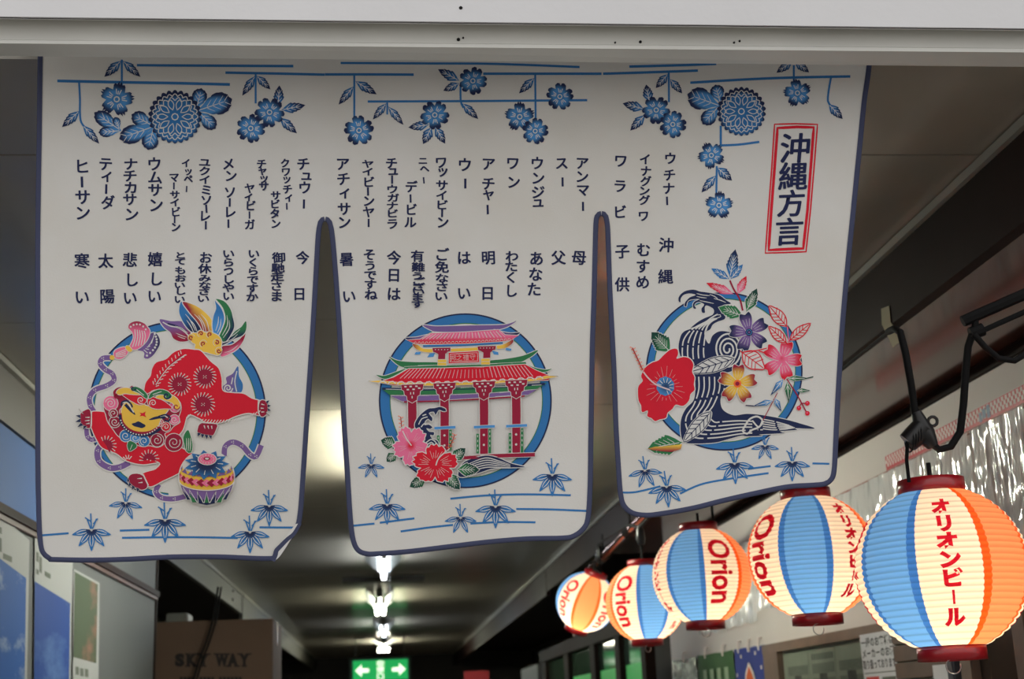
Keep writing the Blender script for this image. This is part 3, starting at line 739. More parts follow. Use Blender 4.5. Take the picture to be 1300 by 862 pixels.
    flame([(556, 66), (630, 85), (680, 150), (700, 220), (712, 290), (690, 350), (640, 420), (590, 410), (585, 370), (620, 300), (635, 220), (610, 140)], 'green', 'navy', ((640, 250), (710, 270)), [])
    a.line([(556, 70), (612, 140), (634, 230), (610, 310), (575, 385)], 9, 'white')
    for l in ([(580, 210), (575, 270), (555, 330)], [(600, 230), (595, 290), (570, 350)], [(650, 200), (655, 280), (610, 370)], [(670, 240), (670, 310), (620, 390)]): a.line(l, 6.5, 'white', taper=(.3, .6))
    a.fill([(350, 355), (400, 350), (420, 330), (470, 345), (530, 350), (580, 375), (605, 420), (600, 470), (605, 500), (580, 535), (520, 525), (470, 510), (420, 505), (380, 480), (385, 445), (350, 420)], 'yel', halo=1)
    for x, y in ((432, 355), (507, 362), (350, 388), (452, 440), (565, 430), (583, 500)):
        a.dot(x, y, 26, 'yel'); a.spiral(x, y, 20, 10, 'crim', 1.2, random.uniform(0, 6)); a.line([(x+31*cos(t*.5+2), y+31*sin(t*.5+2)) for t in range(9)], 4, 'white')
    a.F(*L)
    # little cloud flame on the rump
    flame([(600, 385), (602, 360), (618, 345), (615, 325), (640, 310), (660, 282), (664, 320), (678, 350), (672, 380), (640, 386)], 'purple', 'blue', ((620, 350), (675, 350)), [])
    a.line([(656, 300), (648, 340), (655, 378)], 4, 'white'); a.line([(640, 325), (635, 350)], 4, 'white'); a.spiral(622, 365, 18, 5, 'white', 1.8)
    # body
    a.fill([(495, 220), (455, 217), (418, 230), (388, 256), (352, 268), (336, 292), (331, 318), (312, 345), (305, 385), (300, 430), (200, 470), (155, 455), (108, 455), (100, 480), (110, 520), (128, 560), (150, 590), (200, 610), (240, 638), (300, 652), (365, 645), (350, 670), (300, 690),
            (325, 735), (380, 712), (440, 682), (492, 640), (488, 612), (450, 592), (425, 560), (452, 520), (466, 474), (482, 464), (522, 482), (545, 497), (600, 492), (650, 470), (700, 458), (745, 465), (745, 418), (712, 404), (680, 386), (640, 383), (602, 374), (598, 330), (586, 290), (556, 264), (520, 225)], 'red', halo=1.3, step=3)
    a.line([(465, 478), (482, 464)], 5, 'white')
    # paws and claws
    def paw(pts, claws, dots):
        a.fill(pts, 'crim', halo=1.0)
        for (x, y), (dx, dy), (nx, ny) in claws: a.fill([(x-nx, y-ny), (x+dx, y+dy), (x+nx, y+ny)], 'navy', False, halo=.5)
        for l in dots: a.line(l, 5, 'white', taper=(1, .3))
    paw([(102, 448), (80, 450), (66, 462), (64, 490), (72, 506), (104, 512)], [((72, 458), (-12, -14), (5, 5)), ((66, 472), (-18, -4), (1, 7)), ((66, 486), (-20, 6), (1, 7)), ((72, 500), (-18, 12), (5, 5)), ((84, 507), (-8, 14), (6, 2))], [[(100, 475), (84, 475)], [(100, 486), (82, 488)], [(100, 497), (86, 500)]])
    paw([(745, 412), (765, 414), (772, 435), (768, 462), (748, 472), (738, 445)], [((768, 420), (10, -10), (3, 5)), ((772, 432), (12, -2), (1, 6)), ((772, 445), (12, 4), (1, 6)), ((768, 458), (10, 10), (3, 5))], [[(748, 425), (760, 428)], [(746, 440), (758, 441)], [(748, 455), (760, 454)]])
    paw([(522, 497), (578, 500), (578, 518), (560, 545), (512, 535), (508, 520)], [((514, 534), (-6, 14), (7, 2)), ((527, 538), (-3, 16), (7, 1)), ((541, 541), (1, 16), (7, 1)), ((555, 543), (4, 14), (7, 1))], [[(532, 505), (536, 518)], [(546, 506), (550, 519)], [(560, 507), (562, 519)]])
    paw([(318, 735), (305, 700), (285, 688), (258, 690), (246, 706), (250, 728), (275, 742), (300, 748)], [((248, 710), (-8, 8), (3, 6)), ((254, 724), (-8, 12), (5, 5)), ((266, 734), (-6, 14), (6, 4)), ((282, 742), (-2, 14), (7, 3))], [[(298, 705), (280, 706)], [(300, 720), (284, 722)]])
    a.line([(520, 494), (578, 498)], 4, 'white'); a.line([(737, 410), (736, 445), (742, 470)], 4, 'white'); a.line([(302, 690), (322, 732)], 5, 'white'); a.line([(108, 452), (105, 512)], 4, 'white')
    # belly fringe and spine
    for k in range(20):
        t = k/19; x = 520+215*t; y = 484-8*t-0*t+10*sin(t*pi)-24*t*t+6
        a.line([(x, y+2), (x+9, y-9)], 3.4, 'white', False)
    sp = cr([(346, 355), (372, 316), (405, 278), (450, 240)], False, 15); a.line(sp, 3.6, 'crim'); a.line([(350, 352), (374, 316), (405, 280), (462, 238)], 3.0, 'white')
    for x, y in sp[::1]:
        a.line([(x-4, y-4), (x-7, y-17)], 3, 'white', False); a.line([(x+4, y+3), (x+16, y-1)], 3, 'white', False)
    def medal(x, y, r):
        a.dot(x, y, r*.80, 'crim', n=18)
        for k in range(20):
            q = 2*pi*k/20; a.line([(x+r*.66*cos(q), y+r*.66*sin(q)), (x+r*1.02*cos(q+.16), y+r*1.02*sin(q+.16))], 3.6, 'white', False, (.5, 1))
        for dx, dy in ((0, 0), (5, 4), (-5, 4), (5, -4), (-5, -4)): a.dot(x+dx, y+dy, 1.8, 'white', n=6)
    for x, y, r in ((440, 350, 43), (535, 322, 43), (528, 426, 45)): medal(x, y, r)
    def halfm(x, y, r, q0, q1, m=9):
        a.fill([(x+r*.7*cos(q0+(q1-q0)*k/m), y+r*.7*sin(q0+(q1-q0)*k/m)) for k in range(m+1)]+[(x, y)], 'crim', False)
        for k in range(m+1):
            q = q0+(q1-q0)*k/m; a.line([(x+r*.6*cos(q), y+r*.6*sin(q)), (x+r*cos(q+.1), y+r*sin(q+.1))], 3.6, 'white', False, (.5, 1))
    halfm(164, 582, 38, -2.2, 1.2); halfm(325, 634, 38, -3.3, .2); a.dot(318, 634, 2.2, 'white'); a.dot(330, 638, 2.2, 'white')
    for q in (-2.4, -1.9, -1.4, -.9): a.line([(244+8*cos(q), 640+8*sin(q)), (244+24*cos(q), 640+24*sin(q))], 3.4, 'white', False)
    # head
    a.F(90, 480, 5.388)
    a.fill([(225, 200), (240, 150), (290, 130), (290, 90), (330, 62), (400, 66), (415, 52), (470, 70), (520, 110), (570, 85), (640, 90), (690, 130), (740, 160), (752, 210), (735, 270), (745, 300), (700, 330), (675, 360), (640, 380), (650, 430), (600, 470), (540, 460), (480, 465), (400, 430), (330, 400), (290, 350), (255, 300), (240, 250)], 'crim', halo=1)
    for x, y, r, c, t in ((272, 172, 52, 'pink', 1.9), (365, 232, 34, 'red', 1.3), (300, 300, 40, 'crim', 1.5), (290, 240, 30, 'crim', 1.2), (608, 305, 26, 'red', 1.2), (650, 332, 32, 'red', 1.4), (708, 285, 36, 'pink', 1.5), (712, 195, 40, 'pink', 1.4), (590, 425, 46, 'crim', 1.5), (705, 440, 62, 'crim', 1.8), (375, 395, 42, 'blue', 1.4), (500, 430, 40, 'blue', 1.5), (440, 410, 34, 'lblue', 1.2)):
        a.dot(x, y, r, c, n=16); a.line([(x+r*cos(k*.45), y+r*sin(k*.45)) for k in range(15)], 4.5, 'white'); a.spiral(x, y, r*.72, 5, 'white', t, random.uniform(0, 6))
    a.fill([(385, 460), (400, 430), (440, 445), (450, 470), (425, 490), (400, 500)], 'green', halo=.7); a.line([(405, 490), (420, 455)], 4, 'white')
    a.fill([(345, 230), (380, 165), (470, 165), (520, 190), (600, 200), (665, 210), (640, 250), (610, 290), (600, 330), (560, 358), (480, 372), (410, 350), (365, 310)], 'yel', halo=1)
    a.line([(340, 240), (352, 300), (400, 352), (470, 374), (545, 366), (605, 330)], 15, 'crim'); a.line([(336, 250), (346, 312), (398, 366), (470, 390), (550, 382), (612, 345)], 17, 'navy')
    for k in range(19):
        t = k/18; q = pi*(.93-.80*t); a.dot(478+140*cos(q), 262+126*sin(q), 5.5, 'white', n=6)
    a.fill([(415, 312), (440, 305), (462, 295), (490, 310), (512, 325), (490, 342), (455, 335), (430, 328)], 'navy', halo=0); a.fill([(468, 235), (490, 240), (512, 228), (506, 248), (516, 268), (490, 258), (470, 262), (480, 248)], 'red', False)
    a.line([(372, 180), (400, 210), (440, 250)], 20, 'navy', taper=(1, .3)); a.line([(350, 170), (385, 165), (405, 195), (430, 235)], 7, 'white'); a.line([(345, 190), (350, 165), (380, 155), (410, 175), (420, 200)], 11, 'navy')
    a.line([(645, 270), (600, 268), (535, 285)], 18, 'navy', taper=(1, .3)); a.line([(662, 272), (640, 256), (610, 262)], 7, 'white'); a.line([(600, 262), (650, 250), (680, 272), (665, 295), (640, 285)], 10, 'navy')
    a.fill([(345, 105), (400, 112), (455, 115), (510, 125), (512, 165), (470, 182), (420, 160), (380, 135)], 'red', halo=.8); a.spiral(478, 150, 26, 6, 'white', 1.5, 1)
    a.fill([(525, 150), (545, 130), (580, 135), (640, 160), (690, 205), (640, 208), (580, 210), (535, 190)], 'red', halo=.8); a.spiral(562, 170, 26, 6, 'white', 1.5, 2.5)
    a.fill([(310, 100), (330, 75), (380, 66), (430, 80), (480, 110), (430, 112), (370, 105), (335, 115)], 'yel', halo=.8); a.spiral(310, 118, 22, 9, 'crim', 1.2)
    a.fill([(580, 130), (640, 110), (700, 120), (740, 160), (745, 210), (715, 215), (700, 175), (640, 150)], 'yel', halo=.8); a.spiral(722, 195, 24, 7, 'crim', 1.2)
    a.fill([(410, 70), (440, 58), (490, 80), (525, 120), (515, 140), (470, 105), (425, 85)], 'green', halo=.8); a.fill([(535, 140), (545, 105), (600, 78), (660, 90), (690, 125), (660, 145), (640, 115), (580, 115)], 'green', halo=.8)
    a.spiral(425, 70, 18, 9, 'navy', 1.1); a.spiral(655, 120, 26, 10, 'navy', 1.2)
    a.line([(450, 78), (500, 118)], 5, 'white'); a.line([(560, 112), (620, 92)], 5, 'white')
    a.fill([(770, 400), (800, 355), (820, 400), (832, 460), (820, 510), (790, 500), (775, 450)], 'green', halo=.8)
    for x in (790, 804, 817): a.line([(x, 410), (x+2, 460), (x-3, 500)], 5, 'white', taper=(.4, .6))
    # ball
    a.F(210, 490, 5.386)
    a.dot(282, 628, 195, 'white', n=40)
    def ballc(pts, c): a.fill(pts, c, False)
    cx, cy, R = 282, 628, 188
    def on(u, v):  # u: -1..1 across, v: row height, bowed rows
        yy = min(cy+R*.995, v+58*cos(u*pi/2)-34); h = sqrt(max(.0, 1-((yy-cy)/R)**2)); return (cx+R*h*sin(u*pi/2), yy)
    N = 8
    def band(v0, v1, c, n=24): ballc([on(-1+2*i/n, v0) for i in range(n+1)]+[on(1-2*i/n, v1) for i in range(n+1)], c)
    band(575, 630, 'yel'); band(628, 690, 'yel')
    for k in range(N):
        u0, u1, um = -1+2*k/N, -1+2*(k+1)/N, -1+2*(k+.5)/N
        ballc([on(u0+.02, 560), on(u1-.02, 560), on(um, 600)], 'white' )
        ballc([on(u0, 598), on(um, 566), on(u1, 598)], 'purple')
        ballc([on(um, 612), on(u1, 640), on(um, 668), on(u0, 640)], 'crim'); ballc([on(u1-.125, 640), on(u1, 614), on(u1+.125 if u1 < .9 else 1, 640), on(u1, 666)], 'pink')
        for dx, dy in ((0, -7), (0, 7), (-6, 0), (6, 0)):
            q = on(u1 if k < N-1 else .95, 640); a.dot(q[0]+dx, q[1]+dy, 2.6, 'white', n=5)
    band(690, 760, 'purple')
    ballc([on(-.95+1.9*i/20, 755) for i in range(21)]+[(392, 770), (345, 800), (282, 814), (220, 800), (172, 770)], 'navy')
    for k in range(N-1):
        um = -1+2*(k+1)/N; q = on(um, 700); d = on(um, 740); b0 = on(um-.11, 757); b1 = on(um+.11, 757); yb = min(812, d[1]+62); f = .8
        a.line([(cx+(b0[0]-cx)*.9, yb-12), q, (cx+(b1[0]-cx)*.9, yb-12)], 5, 'white', False)
        ballc([(cx+(b0[0]-cx)*.92+4, yb-14), (q[0], q[1]+22), (cx+(b1[0]-cx)*.92-4, yb-14)], 'green' if k % 2 else 'navy')
    a.line([on(-1+2*i/20, 690) for i in range(21)], 6, 'white')
    star = []
    for k in range(22):
        q = 2*pi*k/22; r = 1.0 if k % 2 == 0 else .70; star.append((282+156*r*cos(q), 532+112*r*sin(q)*(1.0 if sin(q) > 0 else .85)))
    a.fill(star, lambda x, y: mixc(P['navy'], P['blue'], (hypot((x-262.4)/27, (y-589.3)/19)-.35)*1.6), False, 2.5)
    for k in range(11):
        q = 2*pi*(k)/11; a.line([(282+75*cos(q), 530+48*sin(q)), (282+112*cos(q), 533+75*sin(q))], 7, 'white', False, (.5, .8))
    a.dot(286, 500, 66, 'white', 42, 20); a.dot(286, 500, 60, 'pink', 37, 20); a.dot(284, 497, 24, 'crim', 13); a.dot(284, 497, 14, 'white', 7)
    for k in range(14): a.dot(286+46*cos(k*2*pi/14), 500+27*sin(k*2*pi/14), 4, 'white', n=5)
    a.build('lion_medallion_print', panels[0])
lion()

def hibiscus(a, x, y, r, col, rot=0.0, eye=None, lines=5, sx=1.0, sy=1.0, seed=1):
    rnd = random.Random(seed); pts = []
    for k in range(5):
        q0 = rot+2*pi*k/5; h = pi/5
        for t, q in ((-.86, .80), (-.68, .93), (-.5, .90), (-.32, 1.03), (-.12, .96), (.06, 1.04), (.24, .95), (.44, 1.02), (.62, .90), (.80, .86), (.97, .66)):
            q *= 1+rnd.uniform(-.04, .04); pts.append((x+sx*r*q*cos(q0+t*h), y+sy*r*q*sin(q0+t*h)))
    X, Y = a.T((x, y)); R = r/a.s; c = pc(col)
    dk = mixc(c, P['crim'], .0)
    a.fill(pts, (lambda px, py: mixc(P[eye], c, (hypot((px-X)/sx, (py-Y)/sy)/R-.12)*5)) if eye else c, True, max(2, R/5), halo=1.2)
    for k in range(5):
        for j in range(lines):
            q = rot+2*pi*k/5+(j-(lines-1)/2)*.19; r0 = .30+.05*(j % 2); r1 = .62+.12*((j+1) % 2)
            a.line([(x+sx*r*r0*cos(q), y+sy*r*r0*sin(q)), (x+sx*r*r1*cos(q+.03), y+sy*r*r1*sin(q+.03))], max(2.2, r*.028), P['white'] if col != 'pink' else mixc(P['white'], P['pink'], .3), True, (.5, .5))
def stamen(a, pts, tip, col='crim', dc='orange', w=5):
    a.line(pts, w, mixc(P['white'], P['pink'], .25)); a.line(tip, w*.8, col); c = cr([a.T(p) for p in tip], False, 2.2)
    ox, oy, s = a.ox, a.oy, a.s
    a.F(0, 0, 1)
    for i, (x, y) in enumerate(c):
        d = 1 if i % 2 else -1; a.line([(x, y), (x+d*2.4, y-1.0)], .7, dc, False); a.dot(x+d*2.8, y-1.2, .6, dc, n=5)
    a.F(ox, oy, s)
def gate():
    a = Art(); G = (440, 380, 3.317); a.F(*G)
    a.ring(500, 427, 361, 365, 40, 0, 360, (4, -1))
    a.F(460, 395, 6.893)  # left detail
    # upper roof
    a.fill([(530, 122), (600, 165), (660, 180), (900, 180), (1140, 168), (1260, 140), (1345, 88), (1240, 118), (1000, 124), (760, 130), (640, 132)], 'purple', sm=True, halo=1.1)
    a.fill([(375, 235), (440, 262), (500, 250), (560, 235), (610, 200), (540, 212), (470, 228)], lambda x, y: mixc(P['navy'], P['purple'], (x-515)/20), halo=.9)
    a.F(590, 395, 6.892)
    a.fill([(485, 188), (420, 222), (350, 215), (290, 190), (255, 162), (330, 180), (400, 192)], lambda x, y: mixc(P['purple'], P['navy'], (x-635)/20), halo=.9)
    a.F(440, 380, 3.317)
    rz = lambda x, y: mixc(P['pink'], P['red'], (y-427)/6.5)
    a.fill([(352, 143), (500, 138), (640, 128), (668, 150), (725, 152), (690, 172), (560, 188), (400, 190), (292, 187), (255, 172), (310, 168)], rz, False, 4, halo=.8)
    for k in range(24):
        t = k/23; x0 = 352+290*t; x1 = 318+350*t; yb = 168-8*t; yt = 143-13*t
        a.line([(x0, yt+4), (x1, yb)], 3, 'lpink' if k % 2 else 'white', False)
    for k in range(26):
        t = k/25; x = 290+395*t; y = 182-14*t+4*sin(t*pi); a.line([(x-6, y+4), (x-4, y-2), (x+2, y-3), (x+5, y+3)], 2.2, 'white')
    a.line([(322, 197), (500, 192), (658, 183)], 8, 'blue', False); a.line([(318, 191), (500, 187), (660, 178)], 2.5, 'white', False)
    fy = lambda x, y: mixc(P['crim'], P['yel'], 1-abs(x-586)/56*1.6+.85)
    a.fill([(278, 188), (300, 192), (322, 207), (365, 210), (368, 222), (330, 222), (298, 212), (284, 200)], lambda x, y: mixc(P['crim'], P['yel'], (x-524)/10), halo=.5)
    a.fill([(702, 168), (680, 180), (655, 192), (632, 196), (634, 208), (668, 205), (690, 192), (702, 180)], lambda x, y: mixc(P['yel'], P['crim'], (x-638)/12), halo=.5)
    a.fill([(440, 208), (556, 202), (556, 216), (440, 220)], 'yel', False)
    for pts in ([(292, 222), (314, 222), (308, 232), (286, 232)], [(350, 228), (372, 226), (366, 242), (340, 244)], [(612, 216), (638, 222), (640, 234), (620, 232)], [(672, 204), (694, 208), (692, 216), (670, 214)]): a.fill(pts, 'lblue', False)
    for x, y in ((400, 205), (590, 198)):
        a.fill([(x-38, y), (x+38, y-2), (x+36, y+14), (x+24, y+16), (x+22, y+22), (x+16, y+24), (x+15, y+48), (x-15, y+50), (x-14, y+26), (x-24, y+20), (x-36, y+16)], 'crim', False, halo=.5)
        for k in range(5): a.dot(x-26+13*k, y+7, 3, 'white', 1.8, 6)
    # name board: blank panel with faint carved strokes
    a.fill([(430, 225), (556, 218), (558, 264), (430, 270)], 'red', False, halo=.9); a.line([(436, 231), (551, 225), (552, 259), (436, 264), (436, 231)], 2.4, 'white', False)
    for ch, x, y in (('守', 566.5+17, 452.6), ('礼', 591, 452.8), ('之', 582.5-0, 453.2), ('邦', 574, 453.6)): pass
    a.reset(); a.z += 90*a.STEP
    for ch, x in (('邦', 575.5), ('之', 583), ('禮', 591.5), ('守', 600)):
        put_glyph(a, ch, x, 454.6-(x-575)*.06, 8.2, mixc(P['white'], P['red'], .25), .0, -.04)
    a.F(*G)
    # middle ridge, green
    a.fill([(180, 242), (215, 258), (280, 264), (384, 266), (384, 280), (290, 282), (242, 286), (210, 272)], 'green', halo=.9)
    a.fill([(804, 214), (740, 238), (660, 252), (604, 258), (604, 272), (720, 266), (762, 250), (790, 232)], 'green', halo=.9)
    a.fill([(242, 284), (380, 278), (600, 272), (755, 264), (756, 272), (600, 282), (400, 288), (242, 292)], 'green', False, halo=.5)
    a.line([(300, 279), (380, 277), (560, 273), (700, 268)], 2.2, 'white', False)
    for x, y in ((402, 266), (585, 262)): a.fill([(x-18, y-12), (x+18, y-12), (x+18, y+12), (x-18, y+12)], 'yel', False, halo=.7); a.line([(x-18, y), (x+18, y)], 2, 'white', False)
    a.fill([(125, 318), (160, 335), (200, 322), (250, 292), (210, 305), (160, 322)], 'green', halo=.8); a.fill([(864, 292), (835, 306), (790, 300), (752, 274), (800, 290), (840, 296)], 'green', halo=.8)
    # main red roof
    a.fill([(262, 292), (400, 290), (600, 283), (752, 274), (800, 300), (862, 325), (850, 340), (600, 352), (350, 362), (200, 362), (130, 350), (200, 328)], 'red', False, 6, halo=.8)
    for k in range(34):
        t = k/33; xt = 268+480*t; xb = 225+560*t; yt = 294-15*t; yb = 336-8*t-6*abs(t-.5); s0 = .2 if 10 < k < 23 else 0
        a.line([(xt+(xb-xt)*s0, yt+(yb-yt)*s0), (xb, yb)], 3.0 if not s0 else 2.2, mixc(P['white'], P['pink'], .4), False)
    a.fill([(92, 345), (150, 352), (250, 362), (400, 364), (600, 356), (780, 344), (890, 325), (840, 322), (800, 334), (600, 345), (400, 352), (240, 352), (140, 342)], 'yel', False, 6, halo=.4)
    for k in range(18):
        t = k/17; x = 152+660*t; y = 352-20*t*t+4*sin(t*pi); a.line([(x-17, y+5), (x-9, y-5), (x+4, y-7), (x+16, y+2)], 5, 'white')
    # beams under the roof
    a.fill([(145, 374), (245, 378), (400, 376), (600, 368), (845, 352), (800, 378), (600, 392), (400, 400), (180, 402)], 'green', False, 6)
    a.line([(150, 376), (300, 380), (500, 375), (700, 365), (835, 356)], 10, 'navy', False); a.fill([(185, 406), (400, 404), (600, 396), (800, 380), (765, 402), (600, 412), (400, 424), (235, 430)], 'purple', False, 6, halo=.6)
    a.line([(165, 378), (230, 380)], 2.4, 'white', False); a.line([(780, 362), (820, 360)], 2.4, 'white', False)
    for x in (345, 500, 645): a.line([(x-20, 377-(x-345)*.03), (x+30, 376-(x-345)*.03)], 2.4, 'white', False)
    a.line([(242, 432), (400, 428), (600, 418), (750, 407)], 6, 'crim', False)
    # four pillars
    for i, (x, yb) in enumerate(((276, 545), (412, 640), (578, 652), (714, 650))):
        yt = 372-i*6
        a.fill([(x-18, yt+50), (x+18, yt+48), (x+19, 480), (x+17, yb), (x-16, yb), (x-17, 480)], 'crim', False, 8, halo=.9)
        a.fill([(x-46, yt-12), (x+48, yt-16), (x+44, yt+8), (x+34, yt+14), (x+32, yt+30), (x+22, yt+36), (x+20, yt+52), (x, yt+64), (x-20, yt+52), (x-22, yt+36), (x-32, yt+30), (x-34, yt+14), (x-44, yt+8)], 'crim', False, 8, halo=.8)
        for dx, dy in ((-28, -4), (-6, -5), (18, -6), (-18, 8), (6, 7), (30, 2)): a.fill([(x+dx-5, yt+dy-3), (x+dx+5, yt+dy-3), (x+dx+5, yt+dy+3), (x+dx-5, yt+dy+3)], 'white', False)
        for dx, dy in ((-6, 24), (6, 23), (0, 40)): a.fill([(x+dx-2, yt+dy-5), (x+dx+2, yt+dy-5), (x+dx+2, yt+dy+5), (x+dx-2, yt+dy+5)], 'white', False)
        if i:
            if i > 0:
                for dx, y0 in ((-26, 572), (25, 552)):
                    if i == 1 and dx < 0: y0 = 576
                    a.fill([(x+dx-6, y0-(i*3)), (x+dx+6, y0-(i*3)), (x+dx+6, yb-4), (x+dx-6, yb-4)], 'green', False, halo=.4)
                    for k in range(4): a.line([(x+dx, y0+6+k*20-i*3), (x+dx, y0+15+k*20-i*3)], 3, 'white', False)
                for y in (573, 615): a.dot(x, y-(i-1)*2, 5, 'white', n=8)
            a.fill([(x-42, 541-i*4), (x+46, 537-i*4), (x+46, 548-i*4), (x-42, 552-i*4)], 'lblue', False, halo=.5)
    a.fill([(470, 660), (600, 652), (793, 646), (793, 662), (600, 668), (470, 676)], 'crim', False, 8, halo=.7)
    # swell in front of the base
    a.fill([(490, 690), (540, 668), (590, 658), (640, 668), (690, 690), (750, 706), (700, 708), (620, 712), (560, 730), (500, 748), (470, 740)], 'navy', halo=1.0)
    for k in range(5): a.line([(520-6*k, 690+10*k), (585, 668+10*k), (640, 680+7*k), (690, 696+3*k)], 4, 'white', taper=(.6, .3))
    # crested wave
    a.F(460, 500, 6.16)
    a.fill([(415, 270), (412, 230), (440, 180), (480, 140), (520, 115), (560, 112), (610, 102), (650, 118), (655, 135), (630, 135), (600, 125), (585, 145), (570, 165), (560, 140), (520, 150), (548, 190), (540, 215), (515, 195), (490, 215), (485, 245), (520, 240), (548, 262), (530, 275), (500, 268), (520, 295), (560, 300), (555, 325), (530, 320), (545, 350), (590, 370), (588, 420), (500, 418), (480, 340), (440, 290)], 'navy', halo=1.0)
    for pts in ([(440, 240), (465, 195), (510, 180)], [(460, 260), (480, 235), (505, 232)], [(470, 170), (500, 160)], [(500, 380), (540, 355), (575, 380), (580, 410)], [(505, 400), (540, 378), (560, 400), (562, 418)], [(515, 412), (538, 398), (545, 416)]): a.line(pts, 8, 'white')
    # flowers and leaves
    stamen(a, [(315, 290), (345, 350), (385, 405)], [(308, 290), (305, 235), (300, 180)], w=8)
    for p0, p1, w in (((265, 400), (145, 362), 52), ((262, 465), (190, 530), 42), ((500, 655), (370, 728), 48), ((700, 520), (806, 425), 48), ((740, 590), (915, 595), 52), ((650, 620), (762, 748), 52)):
        a.leaf(p0, p1, w, 'green', 'dgreen', 4, 4, halo=.9, vw=6)
    hibiscus(a, 380, 405, 136, 'pink', -.9, 'red', 3, 1, 1.1, 3)
    a.line([(315, 290), (345, 350), (385, 405)], 9, 'white')
    hibiscus(a, 570, 550, 176, 'red', -1.55, None, 5, 1, .84, 5)
    a.line([(575, 560), (600, 500), (680, 430)], 9, 'white', taper=(1, .7)); stamen(a, [(680, 432), (685, 428)], [(680, 425), (705, 370), (722, 318)], w=8)
    a.build('gate_medallion_print', panels[1])
gate()

def river():
    a = Art(); R = (780, 310, 2.971); a.F(*R)
    a.ring(414, 480, 293, 296, 26, 0, 360, (2, -4))
    # white knock-outs where the ring is interrupted
    # river
    nv = 'navy'
    a.F(850, 310, 7.836)
    a.fill([(95, 575), (88, 540), (110, 500), (160, 465), (240, 452), (300, 470), (360, 478), (430, 490), (500, 510), (560, 555), (610, 590), (540, 605), (520, 640), (555, 735), (480, 770), (430, 800), (380, 861), (200, 861), (260, 790), (340, 740), (430, 700), (440, 650), (400, 620), (360, 610), (350, 640), (352, 680), (325, 680), (318, 640), (345, 600), (300, 575), (262, 585), (248, 610), (265, 638), (240, 640), (232, 600), (250, 570), (300, 545), (200, 555), (172, 590), (168, 622), (148, 615), (155, 580), (200, 530), (260, 505), (200, 490), (140, 505), (110, 545), (110, 578)], nv, halo=.8, step=2)
    for pts in ([(270, 490), (330, 505), (400, 512)], [(270, 520), (320, 530), (370, 535)], [(400, 500), (450, 520), (480, 545)], [(300, 560), (370, 575), (440, 590)], [(440, 540), (500, 555), (560, 580)], [(330, 800), (400, 740), (480, 690)], [(280, 850), (330, 790)]): a.line(pts, 8, 'white', taper=(.5, .5))
    a.F(*R)
    # trunk of the stream
    a.fill([(388, 268), (350, 290), (310, 312), (262, 330), (246, 360), (243, 400), (262, 450), (300, 500), (305, 550), (298, 590), (270, 620), (252, 660), (250, 710), (262, 745), (300, 752), (380, 748), (430, 735), (480, 722), (500, 725), (560, 722), (545, 718), (600, 715), (640, 712), (625, 706), (690, 700), (680, 694), (755, 695), (700, 676), (640, 660), (560, 645), (500, 640), (450, 645), (410, 625), (400, 590), (410, 560), (430, 540), (433, 505), (410, 488), (440, 480), (470, 460), (478, 410), (465, 360), (440, 335), (400, 328), (370, 345), (358, 375), (345, 360), (340, 330), (360, 290), (400, 272)], nv, True, 8, halo=1.0, step=2.5)
    def dash(pts, w=5.2, gap=(.30, .62)):
        c = cr(pts, False, 3.5); n = len(c); cut = [0]+[int(n*g) for g in gap]+[n]
        for i in range(len(cut)-1):
            seg = c[cut[i]:cut[i+1]-(1 if i < len(cut)-2 else 0)]
            if len(seg) > 1: a.line(seg, w, 'white', False)
    for k in range(5):   # upper fall
        d = k*20
        dash([(258+d, 440-k*3), (256+d, 400), (262+d*.98, 360), (288+d*.75, 325-k*2), (330+d*.42, 300-k*1.5), (375+d*.15, 280)], 5, (.28+.05*(k % 2), .6))
    # the whirl
    sp = []
    for i in range(61):
        t = i/60; r = 8+58*t; q = -.4+t*2*pi*3.35; sp.append((427+r*.82*cos(q), 396+r*1.02*sin(q)))
    a.dot(424, 402, 60, nv, 72, 30); a.line(sp, 6.5, 'white', True)
    for k in range(6):   # lower fall into the pool
        d = k*19
        dash([(318+d*1.05, 500), (318+d*1.02, 550), (300+d*.98, 605), (272+d*1.05, 650-k*2), (272+d*1.3-k*0, 690-k*6), (300+d*1.1, 728-k*14), (380+d*.3, 730-k*15), (470, 716-k*12.5), (520, 712-k*11)] if k < 5 else [(395, 505), (415, 520), (412, 560)], 5, (.22, .45, .7))
    for k in range(6): dash([(560, 660+k*9), (600, 668+k*8), (640, 678+k*5), (660+5*k, 684+k*2)] if k < 5 else [(540, 700), (560, 700)], 4.2, (.5,))
    # pale leaves over the stream
    def pale(p0, p1, w, n=5):
        x0, y0 = p0; x1, y1 = p1; dx, dy = x1-x0, y1-y0; Ln = hypot(dx, dy); ux, uy = dx/Ln, dy/Ln; nx, ny = -uy, ux
        at = lambda t, o: (x0+dx*t+nx*o, y0+dy*t+ny*o)
        pts = [at(0, 0), at(.2, w*.8), at(.5, w), at(.8, w*.6), at(1, 0), at(.8, -w*.6), at(.5, -w), at(.2, -w*.8)]
        a.fill(pts, 'white', halo=1.2); a.line(pts+[pts[0]], 3.2, nv)
        a.line([at(.05, 0), at(.95, 0)], 3, nv)
        for k in range(n):
            t = .12+.72*k/n; ww = w*(.95-.55*abs(t-.4)*1.5)
            for sg in (1, -1): a.line([at(t, 0), at(t+.14, sg*ww)], 2.8, nv)
    pale((452, 432), (286, 482), 26); pale((364, 632), (262, 745), 24)
    a.line([(490, 690), (510, 660), (540, 650), (560, 668), (545, 690), (520, 700), (500, 715), (484, 705), (490, 690)], 7, 'white'); a.dot(502, 700, 8, nv); a.line([(520, 665), (545, 690), (560, 660)], 6, 'white'); a.line([(560, 665), (615, 560)], 3, 'crim')
